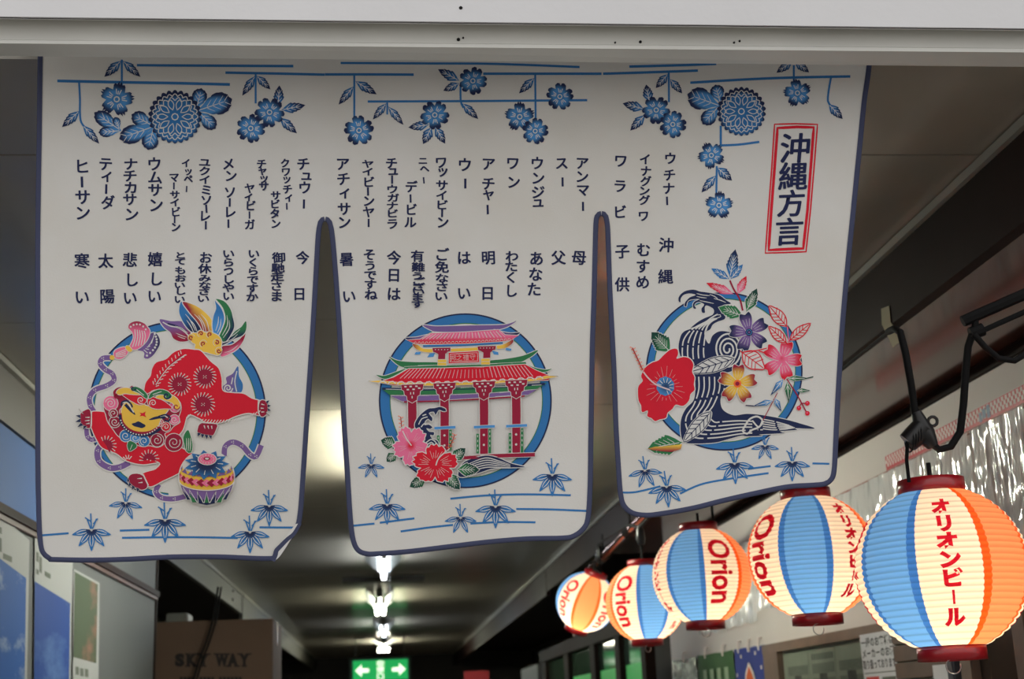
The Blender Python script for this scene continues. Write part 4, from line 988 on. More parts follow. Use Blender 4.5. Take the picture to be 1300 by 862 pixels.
    # second flower group, top
    a.F(850, 310, 7.836)
    a.line([(600, 360), (640, 450), (700, 550), (728, 660)], 17, 'crim'); a.line([(672, 500), (680, 480)], 8, 'crim')
    a.leaf((600, 340), (655, 50), 62, 'blue', 'navy', 4, 4, vw=8); a.leaf((600, 350), (415, 240), 42, 'blue', 'blue', 3, 3, vw=8); a.leaf((605, 350), (730, 200), 40, 'blue', 'blue', 3, 3, vw=8)
    a.leaf((645, 500), (365, 385), 46, 'pink', 'red', 4, 4, vw=8, vein_c=mixc(P['white'], P['pink'], .3)); a.leaf((675, 498), (765, 315), 44, 'pink', 'red', 4, 3, vw=8, vein_c=mixc(P['white'], P['pink'], .3))
    a.leaf((735, 715), (488, 628), 68, 'green', 'green', 4, 4, halo=.9, vw=8); a.leaf((762, 675), (870, 440), 58, 'green', 'dgreen', 5, 4, halo=.9, vw=8)
    def star5(x, y, r, c_in, c_out, rot, lw, seed):
        X, Y = a.T((x, y)); Rr = r/a.s
        for k in range(5):
            q = rot+2*pi*k/5; c, s_ = cos(q), sin(q)
            pts = [(x+r*(u*c-v*s_), y+r*(u*s_+v*c)) for u, v in ((.04, -.08), (.45, -.26), (.8, -.30), (.98, -.22), (.88, 0), (1.0, .2), (.8, .30), (.45, .26), (.04, .08))]
            a.fill(pts, lambda px, py: mixc(P[c_in], P[c_out], (hypot(px-X, py-Y)/Rr-.52)*3), True, max(2, Rr/4), halo=.7)
            for v in (-.13, 0, .13): a.line([(x+r*(.30*c-v*s_*.7), y+r*(.30*s_+v*c*.7)), (x+r*(.66*c-v*s_*1.3), y+r*(.66*s_+v*c*1.3))], lw, mixc(P['white'], P[c_in], .25), False, (.5, .5))
    a.F(*R)
    star5(508, 332, 76, 'purple', 'navy', -.55, 3.2, 1); a.dot(508, 332, 14, 'navy'); a.line([(508+10*cos(k), 332+10*sin(k)) for k in range(8)], 2, 'lblue'); a.dot(508, 332, 4, 'purple')
    star5(632, 436, 76, 'pink', 'red', -1.25, 3.2, 2); a.dot(632, 434, 15, lambda x, y: mixc(P['red'], P['pink'], hypot(x-992.7, y-456)/5))
    star5(464, 526, 74, 'yel', 'crim', -1.5, 2.6, 3); a.dot(464, 526, 15, 'orange'); a.dot(464, 526, 8, 'crim')
    # outlined red leaves
    def oleaf(p0, p1, w, n=4, fill='white'):
        x0, y0 = p0; x1, y1 = p1; dx, dy = x1-x0, y1-y0; Ln = hypot(dx, dy); ux, uy = dx/Ln, dy/Ln; nx, ny = -uy, ux
        at = lambda t, o: (x0+dx*t+nx*o, y0+dy*t+ny*o); pts = [at(0, 0), at(.25, w*.85), at(.55, w), at(.82, w*.5), at(1, 0), at(.82, -w*.5), at(.55, -w), at(.25, -w*.85)]
        a.fill(pts, 'white', halo=.5); a.line(pts+[pts[0]], 4.2, 'red'); a.line([at(-.1, 0), at(.95, 0)], 3.4, 'red')
        for k in range(n):
            t = .15+.6*k/n
            for sg in (1, -1): a.line([at(t, 0), at(t+.16, sg*w*.85)], 2.8, 'red')
    oleaf((650, 310), (583, 232), 22); oleaf((648, 372), (582, 310), 18); oleaf((662, 362), (740, 298), 18); a.line([(652, 310), (658, 370)], 4, 'pink')
    oleaf((482, 408), (566, 470), 32, 4); a.line([(480, 408), (540, 400), (575, 392)], 4, 'red'); a.line([(545, 402), (570, 412), (596, 425)], 4, 'red')
    # twigs lower right
    a.line([(650, 508), (690, 570), (725, 635)], 4.5, 'crim'); a.line([(706, 600), (728, 600)], 4, 'crim'); a.line([(706, 600), (695, 616)], 4, 'crim')
    for x, y in ((728, 600), (696, 618), (728, 638)): a.dot(x, y, 9, 'red'); a.dot(x-1, y-2, 3, 'pink')
    for p0, p1, w in (((650, 506), (735, 506), 12), ((690, 552), (740, 552), 10), ((652, 515), (658, 600), 14)): a.leaf(p0, p1, w, 'green', 'dgreen', 1, 0, halo=.5, vw=3)
    a.line([(725, 506), (750, 500)], 4, 'dgreen'); a.leaf((638, 508), (588, 572), 15, 'lblue', 'navy', 1, 0, halo=.5, vw=3); a.leaf((605, 580), (630, 632), 13, 'lblue', 'navy', 1, 0, halo=.5, vw=3)
    a.leaf((600, 590), (520, 612), 13, 'lblue', 'navy', 1, 0, halo=.5, vw=3); a.line([(525, 610), (495, 608)], 4, 'navy')
    # big hibiscus, left
    a.leaf((212, 408), (140, 332), 34, 'green', 'dgreen', 5, 5, halo=.9, vw=3)
    a.F(790, 400, 4.79)
    pts = [(330, 205), (340, 235), (330, 265), (370, 255), (410, 265), (432, 300), (425, 345), (440, 380), (435, 420), (440, 455), (415, 480), (405, 520), (370, 552), (325, 545), (305, 570), (275, 595), (265, 625), (225, 635), (200, 645), (175, 625), (152, 615), (155, 580), (120, 590), (115, 550), (100, 520), (95, 470), (100, 430), (125, 400), (115, 370), (140, 320), (180, 290), (220, 275), (250, 245), (290, 212)]
    a.fill(pts, 'red', True, 7, halo=1.2)
    for q in [k*.30 for k in range(21)]:
        r0, r1 = 62+8*sin(q*5), 105+22*sin(q*3)
        a.line([(262+r0*cos(q), 435+r0*sin(q)), (262+r1*cos(q), 435+r1*sin(q))], 4, mixc(P['white'], P['red'], .25), False, (.5, .3))
    a.fill([(262+56*cos(k*2*pi/20)*(1.0 if k % 2 else .93), 432+60*sin(k*2*pi/20)*(1.0 if k % 2 else .93)) for k in range(20)], lambda x, y: mixc(P['navy'], P['lblue'], hypot(x-845.5, y-490.5)/13), True, 3)
    for k in range(9):
        q = -2.8+k*.5; a.line([(262+25*cos(q), 435+25*sin(q)), (262+52*cos(q), 435+52*sin(q))], 4, 'white', False)
    stamen(a, [(290, 455), (210, 425), (160, 385), (128, 345)], [(125, 335), (95, 270), (62, 200)], w=9)
    for p in ([(175, 375), (215, 395)],): pass
    # two-coloured leaf
    a.leaf((368, 772), (155, 812), 62, 'green', 'green', 4, 5, halo=.9, vw=5)
    a.fill([(155, 812), (200, 800), (250, 798), (300, 792), (364, 785), (355, 815), (300, 832), (240, 828), (190, 822)], lambda x, y: mixc(P['yel'], P['crim'], (y-566)/6), False, 4)
    a.F(0, 0, 1)
    a.build('stream_medallion_print', panels[2])
river()

def reeds():
    def clumps(ox, oy, sc, par, lines, cl):
        for pts in lines:
            a = Art(); a.k = 1.15; a.F(ox, oy, sc); a.line(pts, 8, 'blue', len(pts) > 2); a.build('ground_line_print', par)
        for x, y, r, rot, n in cl:
            a = Art(4.5e-4); a.k = 1.15; a.F(ox, oy, sc); a.bamboo(x, y, r, n, 2.65, rot); a.build('bamboo_grass_print', par)
    clumps(40, 580, 3.611, panels[0], [[(42, 360), (170, 350)], [(405, 338), (540, 334)], [(415, 371), (700, 368), (945, 372)], [(1045, 323), (1205, 324)]],
           [(275, 335, 95, 0, 5), (432, 210, 82, .05, 4), (612, 290, 102, 0, 5), (1090, 225, 92, 0, 5), (1002, 345, 95, 0, 5)])
    clumps(420, 560, 3.611, panels[1], [[(548, 264), (700, 250), (880, 244), (1100, 248)], [(850, 311), (1000, 313), (1175, 320)], [(102, 388), (200, 378)], [(225, 374), (383, 354)], [(320, 414), (450, 396), (560, 384)], [(640, 378), (780, 371), (938, 372)]],
           [(185, 108, 65, 0, 4), (258, 292, 90, 0, 5), (595, 350, 78, 0, 4), (755, 300, 98, 0, 5), (1015, 155, 96, 0, 5)])
    clumps(760, 520, 3.824, panels[2], [[(105, 402), (180, 400), (300, 372)], [(395, 408), (500, 362), (640, 335), (825, 308)], [(725, 288), (835, 274)], [(1038, 261), (1120, 263)]],
           [(225, 295, 88, -.1, 4), (330, 375, 98, -.1, 5), (660, 262, 98, -.05, 5), (808, 175, 72, 0, 4), (940, 255, 92, 0, 5)])
reeds()
# ------------------------------------------------------------------ lamps and paper lanterns
def PD(px, py, d): return EYE + ray(px, py)*(d/FOC)
rod = MB().tube([(-1.36, NY-.0, onY(575, 40, NY).z+.016), (1.63, NY-.0, onY(575, 40, NY).z+.016)], .009, 12).build('curtain_rod', M_rail, None, True)
tag(rod, 'thin pale tension rod carrying the curtain behind the white lintel', 'rod')
# --- paper lantern
M_paper = bpy.data.materials.new('lantern_paper'); M_paper.use_nodes = True
_nt = M_paper.node_tree; _b = _nt.nodes['Principled BSDF']; _o = _nt.nodes['Material Output']
_a = _nt.nodes.new('ShaderNodeVertexColor'); _a.layer_name = 'dye'; _t = _nt.nodes.new('ShaderNodeBsdfTranslucent'); _m = _nt.nodes.new('ShaderNodeMixShader'); _m.inputs[0].default_value = .62
_nt.links.new(_a.outputs[0], _b.inputs['Base Color']); _nt.links.new(_a.outputs[0], _t.inputs[0]); _nt.links.new(_b.outputs[0], _m.inputs[1]); _nt.links.new(_t.outputs[0], _m.inputs[2]); _nt.links.new(_m.outputs[0], _o.inputs[0])
_b.inputs['Roughness'].default_value = .5; _b.inputs['Specular IOR Level'].default_value = .3
M_lred = mat('lantern_red_ring', (150, 14, 26), .3, coat=.4)
M_steel = mat('steel_wire', (150, 150, 150), .3, metal=1)
M_socket = mat('socket_plastic', (16, 16, 18), .35)
LR, LH, NR = .135, .1345, 26
PH0 = math.asin(.93)
def lr(z):
    q = max(-1, min(1, z/LH)); base = LR*(max(0, 1-q*q))**.5
    k = (z/LH/.93*.5+.5)*NR
    return max(.05, base)+.0030*abs(sin(pi*k))
KC = dict(c=(.90, .80, .64), b=(.12, .36, .80), B=(.04, .18, .58), o=(.93, .30, .12), O=(.90, .11, .012))
SECT = [('c', 0, 42), ('b', 42, 90), ('c', 90, 132), ('o', 132, 180), ('c', 180, 222), ('b', 222, 270), ('c', 270, 312), ('o', 312, 360)]
def lantern_body():
    cols = []
    for k, a0, a1 in SECT:
        e = .15
        if k == 'c': cols += [(a0+e+(a1-a0-2*e)*i/6, KC['c']) for i in range(7)]
        else:
            w_ = 6; cols += [(a0+e, KC[k.upper()]), (a0+w_-e, KC[k.upper()])]+[(a0+w_+e+(a1-a0-2*w_-2*e)*i/5, KC[k]) for i in range(6)]+[(a1-w_+e, KC[k.upper()]), (a1-e, KC[k.upper()])]
    n = len(cols); vs = []; cs_ = []; rows = NR*4
    for r in range(rows+1):
        z = LH*.93*(-1+2*r/rows)
        
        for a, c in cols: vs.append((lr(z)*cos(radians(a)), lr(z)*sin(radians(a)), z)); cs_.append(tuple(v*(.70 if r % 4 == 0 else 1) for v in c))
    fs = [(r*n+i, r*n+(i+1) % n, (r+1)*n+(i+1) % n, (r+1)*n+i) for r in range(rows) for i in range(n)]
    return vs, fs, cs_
def wrap(v, f, ac, place):
    """lay a flat glyph set on the lantern: place(x, y) -> (arc metres, height)"""
    bm = bmesh.new(); V = [bm.verts.new((*place(x, y), 0)) for x, y in v]
    for q in f:
        try: bm.faces.new([V[i] for i in q])
        except ValueError: pass
    bmesh.ops.triangulate(bm, faces=bm.faces[:])
    for _ in range(4):
        es = [e for e in bm.edges if e.calc_length() > .005]
        if not es: break
        bmesh.ops.subdivide_edges(bm, edges=es, cuts=1, use_grid_fill=False); bmesh.ops.triangulate(bm, faces=bm.faces[:])
    bm.verts.index_update(); out = []
    for p in bm.verts:
        s_, z = p.co.x, p.co.y; r = lr(z)+.0009; a = radians(ac)+s_/max(.075, lr(z)*.55+.058); out.append((r*cos(a), r*sin(a), z))
    fs = [[q.index for q in x.verts] for x in bm.faces]; bm.free(); return out, fs
def lantern_text():
    vs = []; fs = []
    def put(v, f):
        n = len(vs); vs.extend(v); fs.extend([[i+n for i in q] for q in f])
    for ac in (111, 201):
        for i, ch in enumerate('オリオンビール'):
            zc = .088-i*.0285
            if ch == 'ー': v, f = [(-.06, .4), (.06, .4), (.06, -.4), (-.06, -.4)], [[0, 3, 2, 1]]; put(*wrap([(x, y) for x, y in v], f, ac, lambda x, y: (x*.030, zc+y*.026))); continue
            g, f = glyph(ch, .06)
            put(*wrap([(x-.5, y-.38) for x, y in g], f, ac, lambda x, y: (x*.033, zc+y*.029)))
    for ac in (21, 291):
        g, f, w_, h_ = textrun('Orion', .03)
        k = .172/w_
        put(*wrap(g, f, ac, lambda x, y: (y*k*1.22, -x*k+.002)))
    return vs, fs
_lb = lantern_body(); _lt = lantern_text(); _protos = {}
def lantern(px, py, wpx, turn_to, off, label, tilt=0.0, tdir=0.0, watt=1.35, drop=.03):
    d = FOC*2*LR/wpx; c = PD(px, py, d)
    face = math.degrees(atan2(EYE.y-c.y, EYE.x-c.x))
    e = empty('paper_lantern', c, label, 'lantern', 'paper lanterns in a row along the right wall')
    R = Matrix.Rotation(radians(tilt), 4, Vector((cos(radians(tdir)), sin(radians(tdir)), 0))) @ Matrix.Rotation(radians(face+off-turn_to), 4, 'Z')
    e.matrix_basis = Matrix.Translation(c) @ R
    def part(name, vs, fs, m, cols=None, smooth=True):
        if name in _protos: o = bpy.data.objects.new(name, _protos[name]); COL.objects.link(o); o.parent = e; return o
        o = mesh_obj(name, vs, fs, m, e, smooth, cols, local=True); _protos[name] = o.data; return o
    part('paper_shade', *_lb[:2], M_paper, _lb[2]); part('lettering', *_lt, M_paper, [(.72, .012, .04)]*len(_lt[0]), False)
    for name, z0, z1 in (('top_ring', LH*.93-.004, LH*.93+.021), ('bottom_ring', -LH*.93-.021, -LH*.93+.004)):
        mb = MB().lathe([(.0525, z0), (.0540, z0), (.0545, (z0+z1)/2), (.0540, z1), (.0525, z1), (.0505, z1), (.0505, z0), (.0525, z0)], seg=40)
        part(name, [tuple(v) for v in mb.v], mb.f, M_lred)
    mb = MB().tube([(-.051, 0, LH*.93+.015), (0, 0, LH*.93+.012), (.051, 0, LH*.93+.015)], .0016, 6).tube([(.012*sin(t*.5), 0, -LH*.93-.030+.012*cos(t*.5)) for t in range(11)], .0011, 6).tube([(-.051, 0, -LH*.93-.015), (.051, 0, -LH*.93-.015)], .0014, 6)
    part('wire_hanger', [tuple(v) for v in mb.v], mb.f, M_steel)
    mb = MB().lathe([(.0001, .072), (.017, .072), (.019, .045), (.013, .03), (.013, .03)], seg=16).tube([(0, 0, .07), (0, 0, LH*.93+.05)], .004, 8)
    part('bulb_socket', [tuple(v) for v in mb.v], mb.f, M_socket)
    L = bpy.data.lights.new('bulb', 'POINT'); L.energy = watt; L.color = (1.0, .80, .58); L.shadow_soft_size = .022
    o = bpy.data.objects.new('bulb', L); COL.objects.link(o); o.parent = e; o.location = (0, 0, -drop)
    return e, d
LAN = [lantern(1195, 722, 210, 111, 6, 'largest and nearest lantern, red vertical katakana on cream between blue and orange stripes'),
       lantern(1030, 706, 158, 66, -5, 'second nearest lantern, tucked under the right curtain panel, broad blue stripe in front'),
       lantern(891, 731, 123, 246, -20, 'middle lantern of the row, blue stripe left of red letters, below the right curtain corner'),
       lantern(819, 765, 99, 66, 12, 'small lantern overlapped by the middle one, red letters on its left side', watt=1.7),
       lantern(744, 764, 75, 336, 2, 'smallest and farthest lantern, tilted, glowing orange stripe in front', 26, 52, watt=2.6, drop=.06)]
# --- festoon cable with sockets
d1 = LAN[0][1]
cab = empty('festoon_cable', PD(1170, 545, d1), 'black rubber cable looping down to moulded sockets that carry the lanterns', 'cable')
MB().tube([PD(x, y, d1+k) for x, y, k in ((1128, 421, .14), (1136, 417, .08), (1143, 422, .02), (1150, 450, 0), (1157, 490, 0), (1161, 520, 0), (1166, 545, 0))], .0062, 10).build('cable', M_black, cab, True)
MB().tube([PD(x, y, d1+k) for x, y, k in ((1040, 492, .6), (1075, 464, .44), (1110, 436, .26), (1130, 420, .12))], .0035, 8).build('cable', M_black, cab, True)
MB().tube([PD(x, y, d1) for x, y in ((1180, 560), (1192, 571), (1207, 567), (1219, 548), (1223, 515), (1226, 470), (1229, 440), (1234, 425))], .0062, 10).build('cable', M_black, cab, True)
MB().tube([PD(x, y, d1-.02) for x, y in ((1236, 424), (1250, 440), (1268, 455), (1288, 458), (1304, 448), (1340, 430))], .0052, 10).build('cable', M_black, cab, True)
sk = MB().tube([PD(1163, 522, d1), PD(1168, 535, d1), PD(1173, 550, d1), PD(1184, 566, d1)], [.008, .012, .018, .010], 14)
sk.tube([PD(1172, 540, d1), PD(1163, 552, d1), PD(1152, 562, d1)], [.017, .019, .017], 14)
sk.tube([PD(1184+6*cos(t*.63), 535+6*sin(t*.63), d1) for t in range(11)], .0028, 8)
so = sk.build('socket', M_socket, cab, True)
for k in range(4):
    c = PD(1164-3.2*k*1.0, 550+3.0*k, d1); MB().lathe([(.0185, -.0015), (.0205, 0), (.0185, .0015)], c, 16, 'x').build('socket_rib', M_socket, so)
MB().tube([PD(1152, 560, d1), PD(1151, 585, d1), PD(1154, 612, d1)], .0032, 8).build('drop_wire', M_black, cab, True)
MB().tube([PD(1190, 575, d1), PD(1196, 590, d1), PD(1194, 614, d1)], .0008, 6).build('drop_wire', M_steel, cab, True)
tops = []
for (e, d), (x, y) in zip(LAN[1:], ((1030, 626), (905, 660), (815, 708), (762, 722))):
    t = PD(x, y, d); tops.append((t, d)); s_ = t+Vector((0, 0, .065))
    MB().tube([t, t+Vector((0, 0, .02)), s_], .004, 8).build('drop_wire', M_black, cab, True)
    MB().tube([s_-Vector((0, 0, .02)), s_, s_+Vector((0, 0, .03)), s_+Vector((0, 0, .05))], [.012, .017, .014, .006], 12).build('socket', M_socket, cab, True)
pts = []
prev = PD(1040, 490, d1+.55)
for t, d in tops:
    s_ = t+Vector((0, 0, .105)); m1 = (prev+s_)/2+Vector((0, 0, .02)); 
    MB().tube([prev, prev.lerp(m1, .5)+Vector((0, 0, .02)), m1, m1.lerp(s_, .6)+Vector((0, 0, .01)), s_], .0055, 8).build('cable', M_black, cab, True); prev = s_
# bracket bar above
br = empty('cable_bracket', PD(1260, 392, d1), 'black flat bar at the right edge, holding the cable under the brown soffit', 'bracket')
a0, a1 = PD(1222, 408, d1), PD(1345, 354, d1)
MB().tube([a0, a1], .0095, 8).build('bar', M_black, br); MB().tube([PD(1238, 424, d1), PD(1345, 376, d1)], .0045, 8).build('guy_wire', M_black, br)
MB().tube([PD(1238, 402, d1), PD(1238, 428, d1)], .006, 8).tube([PD(1232, 424, d1), PD(1248, 418, d1)], .011, 10).build('clamp', M_black, br)
MB().tube([a1, Vector((a1.x, a1.y, ZR+.005))], .008, 8).build('hanger', M_black, br)
# tape on the fascia
tp = [onX(x, y, FX-.002) for x, y in ((1119, 392), (1129, 388), (1131, 410), (1120, 413))]
t1 = MB().prism(tp, (-.0008, 0, 0)); tp2 = [onX(x, y, FX-.003) for x, y in ((1120, 412), (1131, 409), (1147, 430), (1134, 441))]
t1.prism(tp2, (-.0008, 0, 0)); tag(t1.build('masking_tape', mat('masking_tape', (150, 140, 104), .6)), 'torn strip of pale masking tape stuck on the dark fascia above the cable', 'tape')
# copper-coloured conduit catching the lantern light
cd = empty('metal_conduit', PD(785, 687, 5.4), 'shiny coppery conduit slanting above the two farthest lanterns', 'pipe')
MB().tube([PD(752, 719, 6.35), PD(762, 710, 6.2), PD(785, 687, 5.9), PD(812, 660, 5.5), PD(850, 622, 5.1)], .020, 12).build('pipe', mat('copper_tube', (104, 60, 44), .22, metal=.9), cd, True)
for x, y, dd in ((766, 706, 6.16), (800, 672, 5.68)): MB().tube([PD(x-4, y+4, dd+.04), PD(x+4, y-4, dd-.04)], .026, 12).tube([PD(x, y, dd), PD(x, y, dd)+Vector((.0, 0, .10))], .004, 6).build('clip', M_black, cd, True)
MB().tube([PD(748, 716, 6.1), PD(756, 712, 6.1), PD(754, 722, 6.1), PD(764, 728, 6.1)], .008, 8).build('flex_cord', M_black, cd, True)
# ------------------------------------------------------------------ ceiling lamps
M_tube = mat('lit_tube', (255, 255, 250), .4, emit=(238, 247, 255), es=70)
M_tube2 = mat('lit_tube_warm', (255, 255, 250), .4, emit=(252, 252, 226), es=70)
M_refl = mat('white_reflector', (225, 228, 228), .35)
M_fixt = mat('fixture_grey', (120, 122, 116), .5)
def lamp(y0, n, tm, label, xs=0.0, L=1.22):
    X = .014+xs; e = empty('fluorescent_lamp', (X, y0+L/2, CZ), label, 'lamp', 'tube lamps in a line along the ceiling')
    for s in (-1, 1):
        MB().add([(X+s*.035, y0, CZ-.072), (X+s*.115, y0, CZ-.004), (X+s*.115, y0, CZ-.001), (X+s*.031, y0, CZ-.070), (X+s*.035, y0+L, CZ-.072), (X+s*.115, y0+L, CZ-.004), (X+s*.115, y0+L, CZ-.001), (X+s*.031, y0+L, CZ-.070)],
                 [(0, 1, 5, 4), (3, 7, 6, 2), (0, 3, 2, 1), (4, 5, 6, 7), (1, 2, 6, 5), (0, 4, 7, 3)]).build('reflector', M_refl, e)
    MB().box((X-.03, y0+.002, CZ-.068), (X+.03, y0+L-.002, CZ-.001)).build('lamp_body', M_fixt, e)
    tx = [0] if n == 1 else ([-.028, .028] if n == 2 else [-.06, 0, .06])
    for k in tx:
        MB().tube([(X+k, y0+.03, CZ-.105), (X+k, y0+L-.03, CZ-.105)], .0155, 14).build('tube', tm, e, True)
        for yy in (y0+.012, y0+L-.028): MB().box((X+k-.016, yy, CZ-.124), (X+k+.016, yy+.016, CZ-.066), .003).build('tube_holder', M_refl, e)
    if n == 1: MB().tube([(X+.03, y0+.1, CZ-.06), (X+.033, y0+.1, CZ-.26)], .0018, 6).tube([(X+.033, y0+.1, CZ-.26), (X+.033, y0+.1, CZ-.30)], .007, 8).build('pull_cord', M_refl, e)
    return e
M_tube3 = mat('lit_tube_near', (255, 255, 250), .4, emit=(250, 252, 232), es=190)
lamp(4.42, 1, M_tube3, 'tube lamp on the ceiling hidden behind the middle curtain, its glow in the left slit')
lamp(7.75, 1, M_tube, 'single tube lamp just below the middle curtain hem, bluish white')
lamp(10.9, 2, M_tube2, 'twin tube lamp, yellowish, second one down from the curtain hem', -.03)
lamp(14.2, 1, M_tube, 'small single tube lamp, third one down from the curtain hem', .0)
lamp(17.8, 3, M_tube2, 'farthest ceiling lamp, three short bright tubes right above the green sign')
rl = MB().box((.014-.30, 9.95, CZ-.035), (.014+.30, 10.10, CZ-.001), .004).build('ceiling_rail', mat('dark_rail', (70, 66, 54), .5)); tag(rl, 'dark flat rail across the ceiling between the first two tube lamps in view', 'rail')
# ------------------------------------------------------------------ exit sign
YS = 16.9
def S(px, py, Y=YS): return onY(px, py, Y)
a, b = S(443, 836), S(522, 868)
ex = empty('exit_sign', (a+b)/2, 'hanging green emergency exit sign with two white arrows at the corridor end', 'sign')
MB().box((a.x, YS, b.z), (b.x, YS+.09, a.z), .006).build('case', mat('sign_case', (50, 80, 60), .5), ex)
a2, b2 = S(448, 839), S(518, 862); MB().box((a2.x, YS-.004, b2.z), (b2.x, YS+.001, a2.z)).build('lit_panel', mat('green_lit', (10, 150, 70), .4, emit=(20, 170, 84), es=.9), ex)
M_wlit = mat('white_lit', (255, 255, 240), .4, emit=(240, 255, 225), es=1.5)
cz = (a2.z+b2.z)/2; ww = b2.x-a2.x; xm = (a2.x+b2.x)/2; hh = a2.z-b2.z
for s in (-1, 1):
    q = xm+s*ww*.34; k = hh*.30
    MB().prism([(q+s*k*1.1, YS-.006, cz), (q, YS-.006, cz+k), (q+s*0-s*.0, YS-.006, cz+k*.35), (q-s*k*1.2, YS-.006, cz+k*.3), (q-s*k*1.2, YS-.006, cz-k*.3), (q, YS-.006, cz-k*.35), (q, YS-.006, cz-k)], (0, .002, 0)).build('arrow', M_wlit, ex)
av = []; af = []
for i, ch in enumerate('非常口'):
    v, f = glyph(ch, .02); n = len(av); sz = hh*.33
    av += [(xm+(x-.5)*sz*1.3, YS-.0065, cz+hh*.31-i*hh*.31+(y-.38)*sz) for x, y in v]; af += [[j+n for j in q] for q in f]
mesh_obj('lettering', av, af, M_wlit, ex)
for x in (a.x+.08, b.x-.08): MB().tube([(x, YS+.045, a.z), (x, YS+.045, CZ)], .006, 6).build('hanger_rod', M_fixt, ex)
# ------------------------------------------------------------------ things on the right wall
WX = RX
def wq(pts, X): return [onX(x, y, X) for x, y in pts]
def box_yz(name, y0, y1, z0, z1, X, t, m, parent=None, s=-1):
    return MB().box((X, y0, z0), (X+s*t, y1, z1)).build(name, m, parent)
def quads(name, rects, X, m, parent, t=.0006, s=-1):
    mb = MB()
    for y0, y1, z0, z1 in rects: mb.box((X, y0, z0), (X+s*t, y1, z1))
    o = mb.build(name, m, parent); return o
M_tred = mat('tape_red', (196, 52, 62), .4); M_twhite = mat('tape_white', (222, 210, 204), .4)
ya = onX(1125, 588, WX).y; zt, zb = 2.317, 2.274
cp = box_yz('checkered_tape', 2.05, ya, zb, zt, WX, .0015, M_tred); tag(cp, 'red and white checkered tape strip along the white wall above the clear sheets', 'tape')
sq = .0105; rects = []; n = int((ya-2.3)/sq)
for i in range(n):
    for r in range(3):
        if (i+r) % 2 == 0: rects.append((2.3+i*sq, 2.3+(i+1)*sq, zb+.009+r*sq, zb+.009+(r+1)*sq))
quads('white_check', rects, WX-.0015, M_twhite, cp)['kind'] = 'stuff'
yb = onX(1252, 530, WX).y
quads('blue_figure', [(yb-.03, yb-.012, zb+.006, zb+.038), (yb-.006, yb+.014, zb+.01, zb+.034), (yb+.02, yb+.034, zb+.004, zb+.028)], WX-.0022, mat('print_blue', (110, 130, 160), .4), cp)
pr = box_yz('wall_batten', 2.05, 7.3, 2.262, 2.270, WX, .008, mat('rust_batten', (130, 62, 46), .5)); tag(pr, 'thin rusty red batten along the top of the clear sheets', 'batten')
# clear vinyl sheets
from mathutils import noise as mnoise
M_vinyl = bpy.data.materials.new('clear_vinyl'); M_vinyl.use_nodes = True
_nt = M_vinyl.node_tree; _b = _nt.nodes['Principled BSDF']; _b.inputs['Base Color'].default_value = (.85, .85, .84, 1); _b.inputs['Roughness'].default_value = .08; _b.inputs['Specular IOR Level'].default_value = 1.0
_b.inputs['Coat Weight'].default_value = .6; _tr = _nt.nodes.new('ShaderNodeBsdfTransparent'); _ms = _nt.nodes.new('ShaderNodeMixShader'); _fr = _nt.nodes.new('ShaderNodeLayerWeight'); _fr.inputs[0].default_value = .45
_mr = _nt.nodes.new('ShaderNodeMapRange'); _mr.inputs[1].default_value = 0; _mr.inputs[2].default_value = .6; _mr.inputs[3].default_value = .22; _mr.inputs[4].default_value = .85
_nt.links.new(_fr.outputs['Facing'], _mr.inputs[0]); _nt.links.new(_mr.outputs[0], _ms.inputs[0]); _nt.links.new(_tr.outputs[0], _ms.inputs[1]); _nt.links.new(_b.outputs[0], _ms.inputs[2]); _nt.links.new(_ms.outputs[0], _nt.nodes['Material Output'].inputs[0])
edges = [2.55, 3.0, 3.32, 3.85, 4.6, 5.5, 6.55]
names = ['nearest sheet, at the right edge behind the largest lantern', 'sheet with bright creases directly behind the top ring of the largest lantern', 'sheet seen between the two largest lanterns', 'sheet behind the lantern left of the nearest one', 'sheet seen between the middle lantern and the next nearer one', 'farthest sheet, behind the middle lantern']
for i in range(6):
    y0, y1 = edges[i]+.008, edges[i+1]-.008; zb_ = 1.955+random.uniform(-.01, .01) if i < 5 else 1.925; rnd = random.Random(i+3)
    ph = [rnd.uniform(0, 6) for _ in range(5)]; N, Mz = 90, 14; vs = []
    for j in range(Mz+1):
        z = 2.262+(zb_-2.262)*j/Mz
        for k in range(N+1):
            yy = y0+(y1-y0)*k/N; t = j/Mz
            o_ = .016+.009*mnoise.noise((yy*16+ph[0]*9, z*3.2, i))+.006*mnoise.noise((yy*44, z*9+ph[1], i+5))+.004*mnoise.noise((yy*110+ph[2]*5, z*22, i+9))
            vs.append((WX-.004-o_, yy, z+(.004*sin(yy*30+ph[4]) if j == Mz else 0)))
    fs = [(j*(N+1)+k, j*(N+1)+k+1, (j+1)*(N+1)+k+1, (j+1)*(N+1)+k) for j in range(Mz) for k in range(N)]
    tag(mesh_obj('vinyl_sheet', vs, fs, M_vinyl, None, True), 'clear crinkled vinyl '+names[i], 'plastic sheet', 'clear vinyl sheets hung on the right wall')
# papers pinned behind the vinyl
M_pp = mat('faded_paper', (196, 170, 160), .7, noise=.08, nscale=6)
for i, (y0, y1, nm) in enumerate(((2.62, 2.95, 'at the right edge'), (3.05, 3.28, 'above the largest lantern'), (3.42, 3.78, 'between the two largest lanterns'))):
    tag(box_yz('pinned_paper', y0, y1, 2.0, 2.24, WX, .001, M_pp), 'faded pinkish paper behind clear vinyl '+nm, 'paper', 'faded papers under the vinyl')
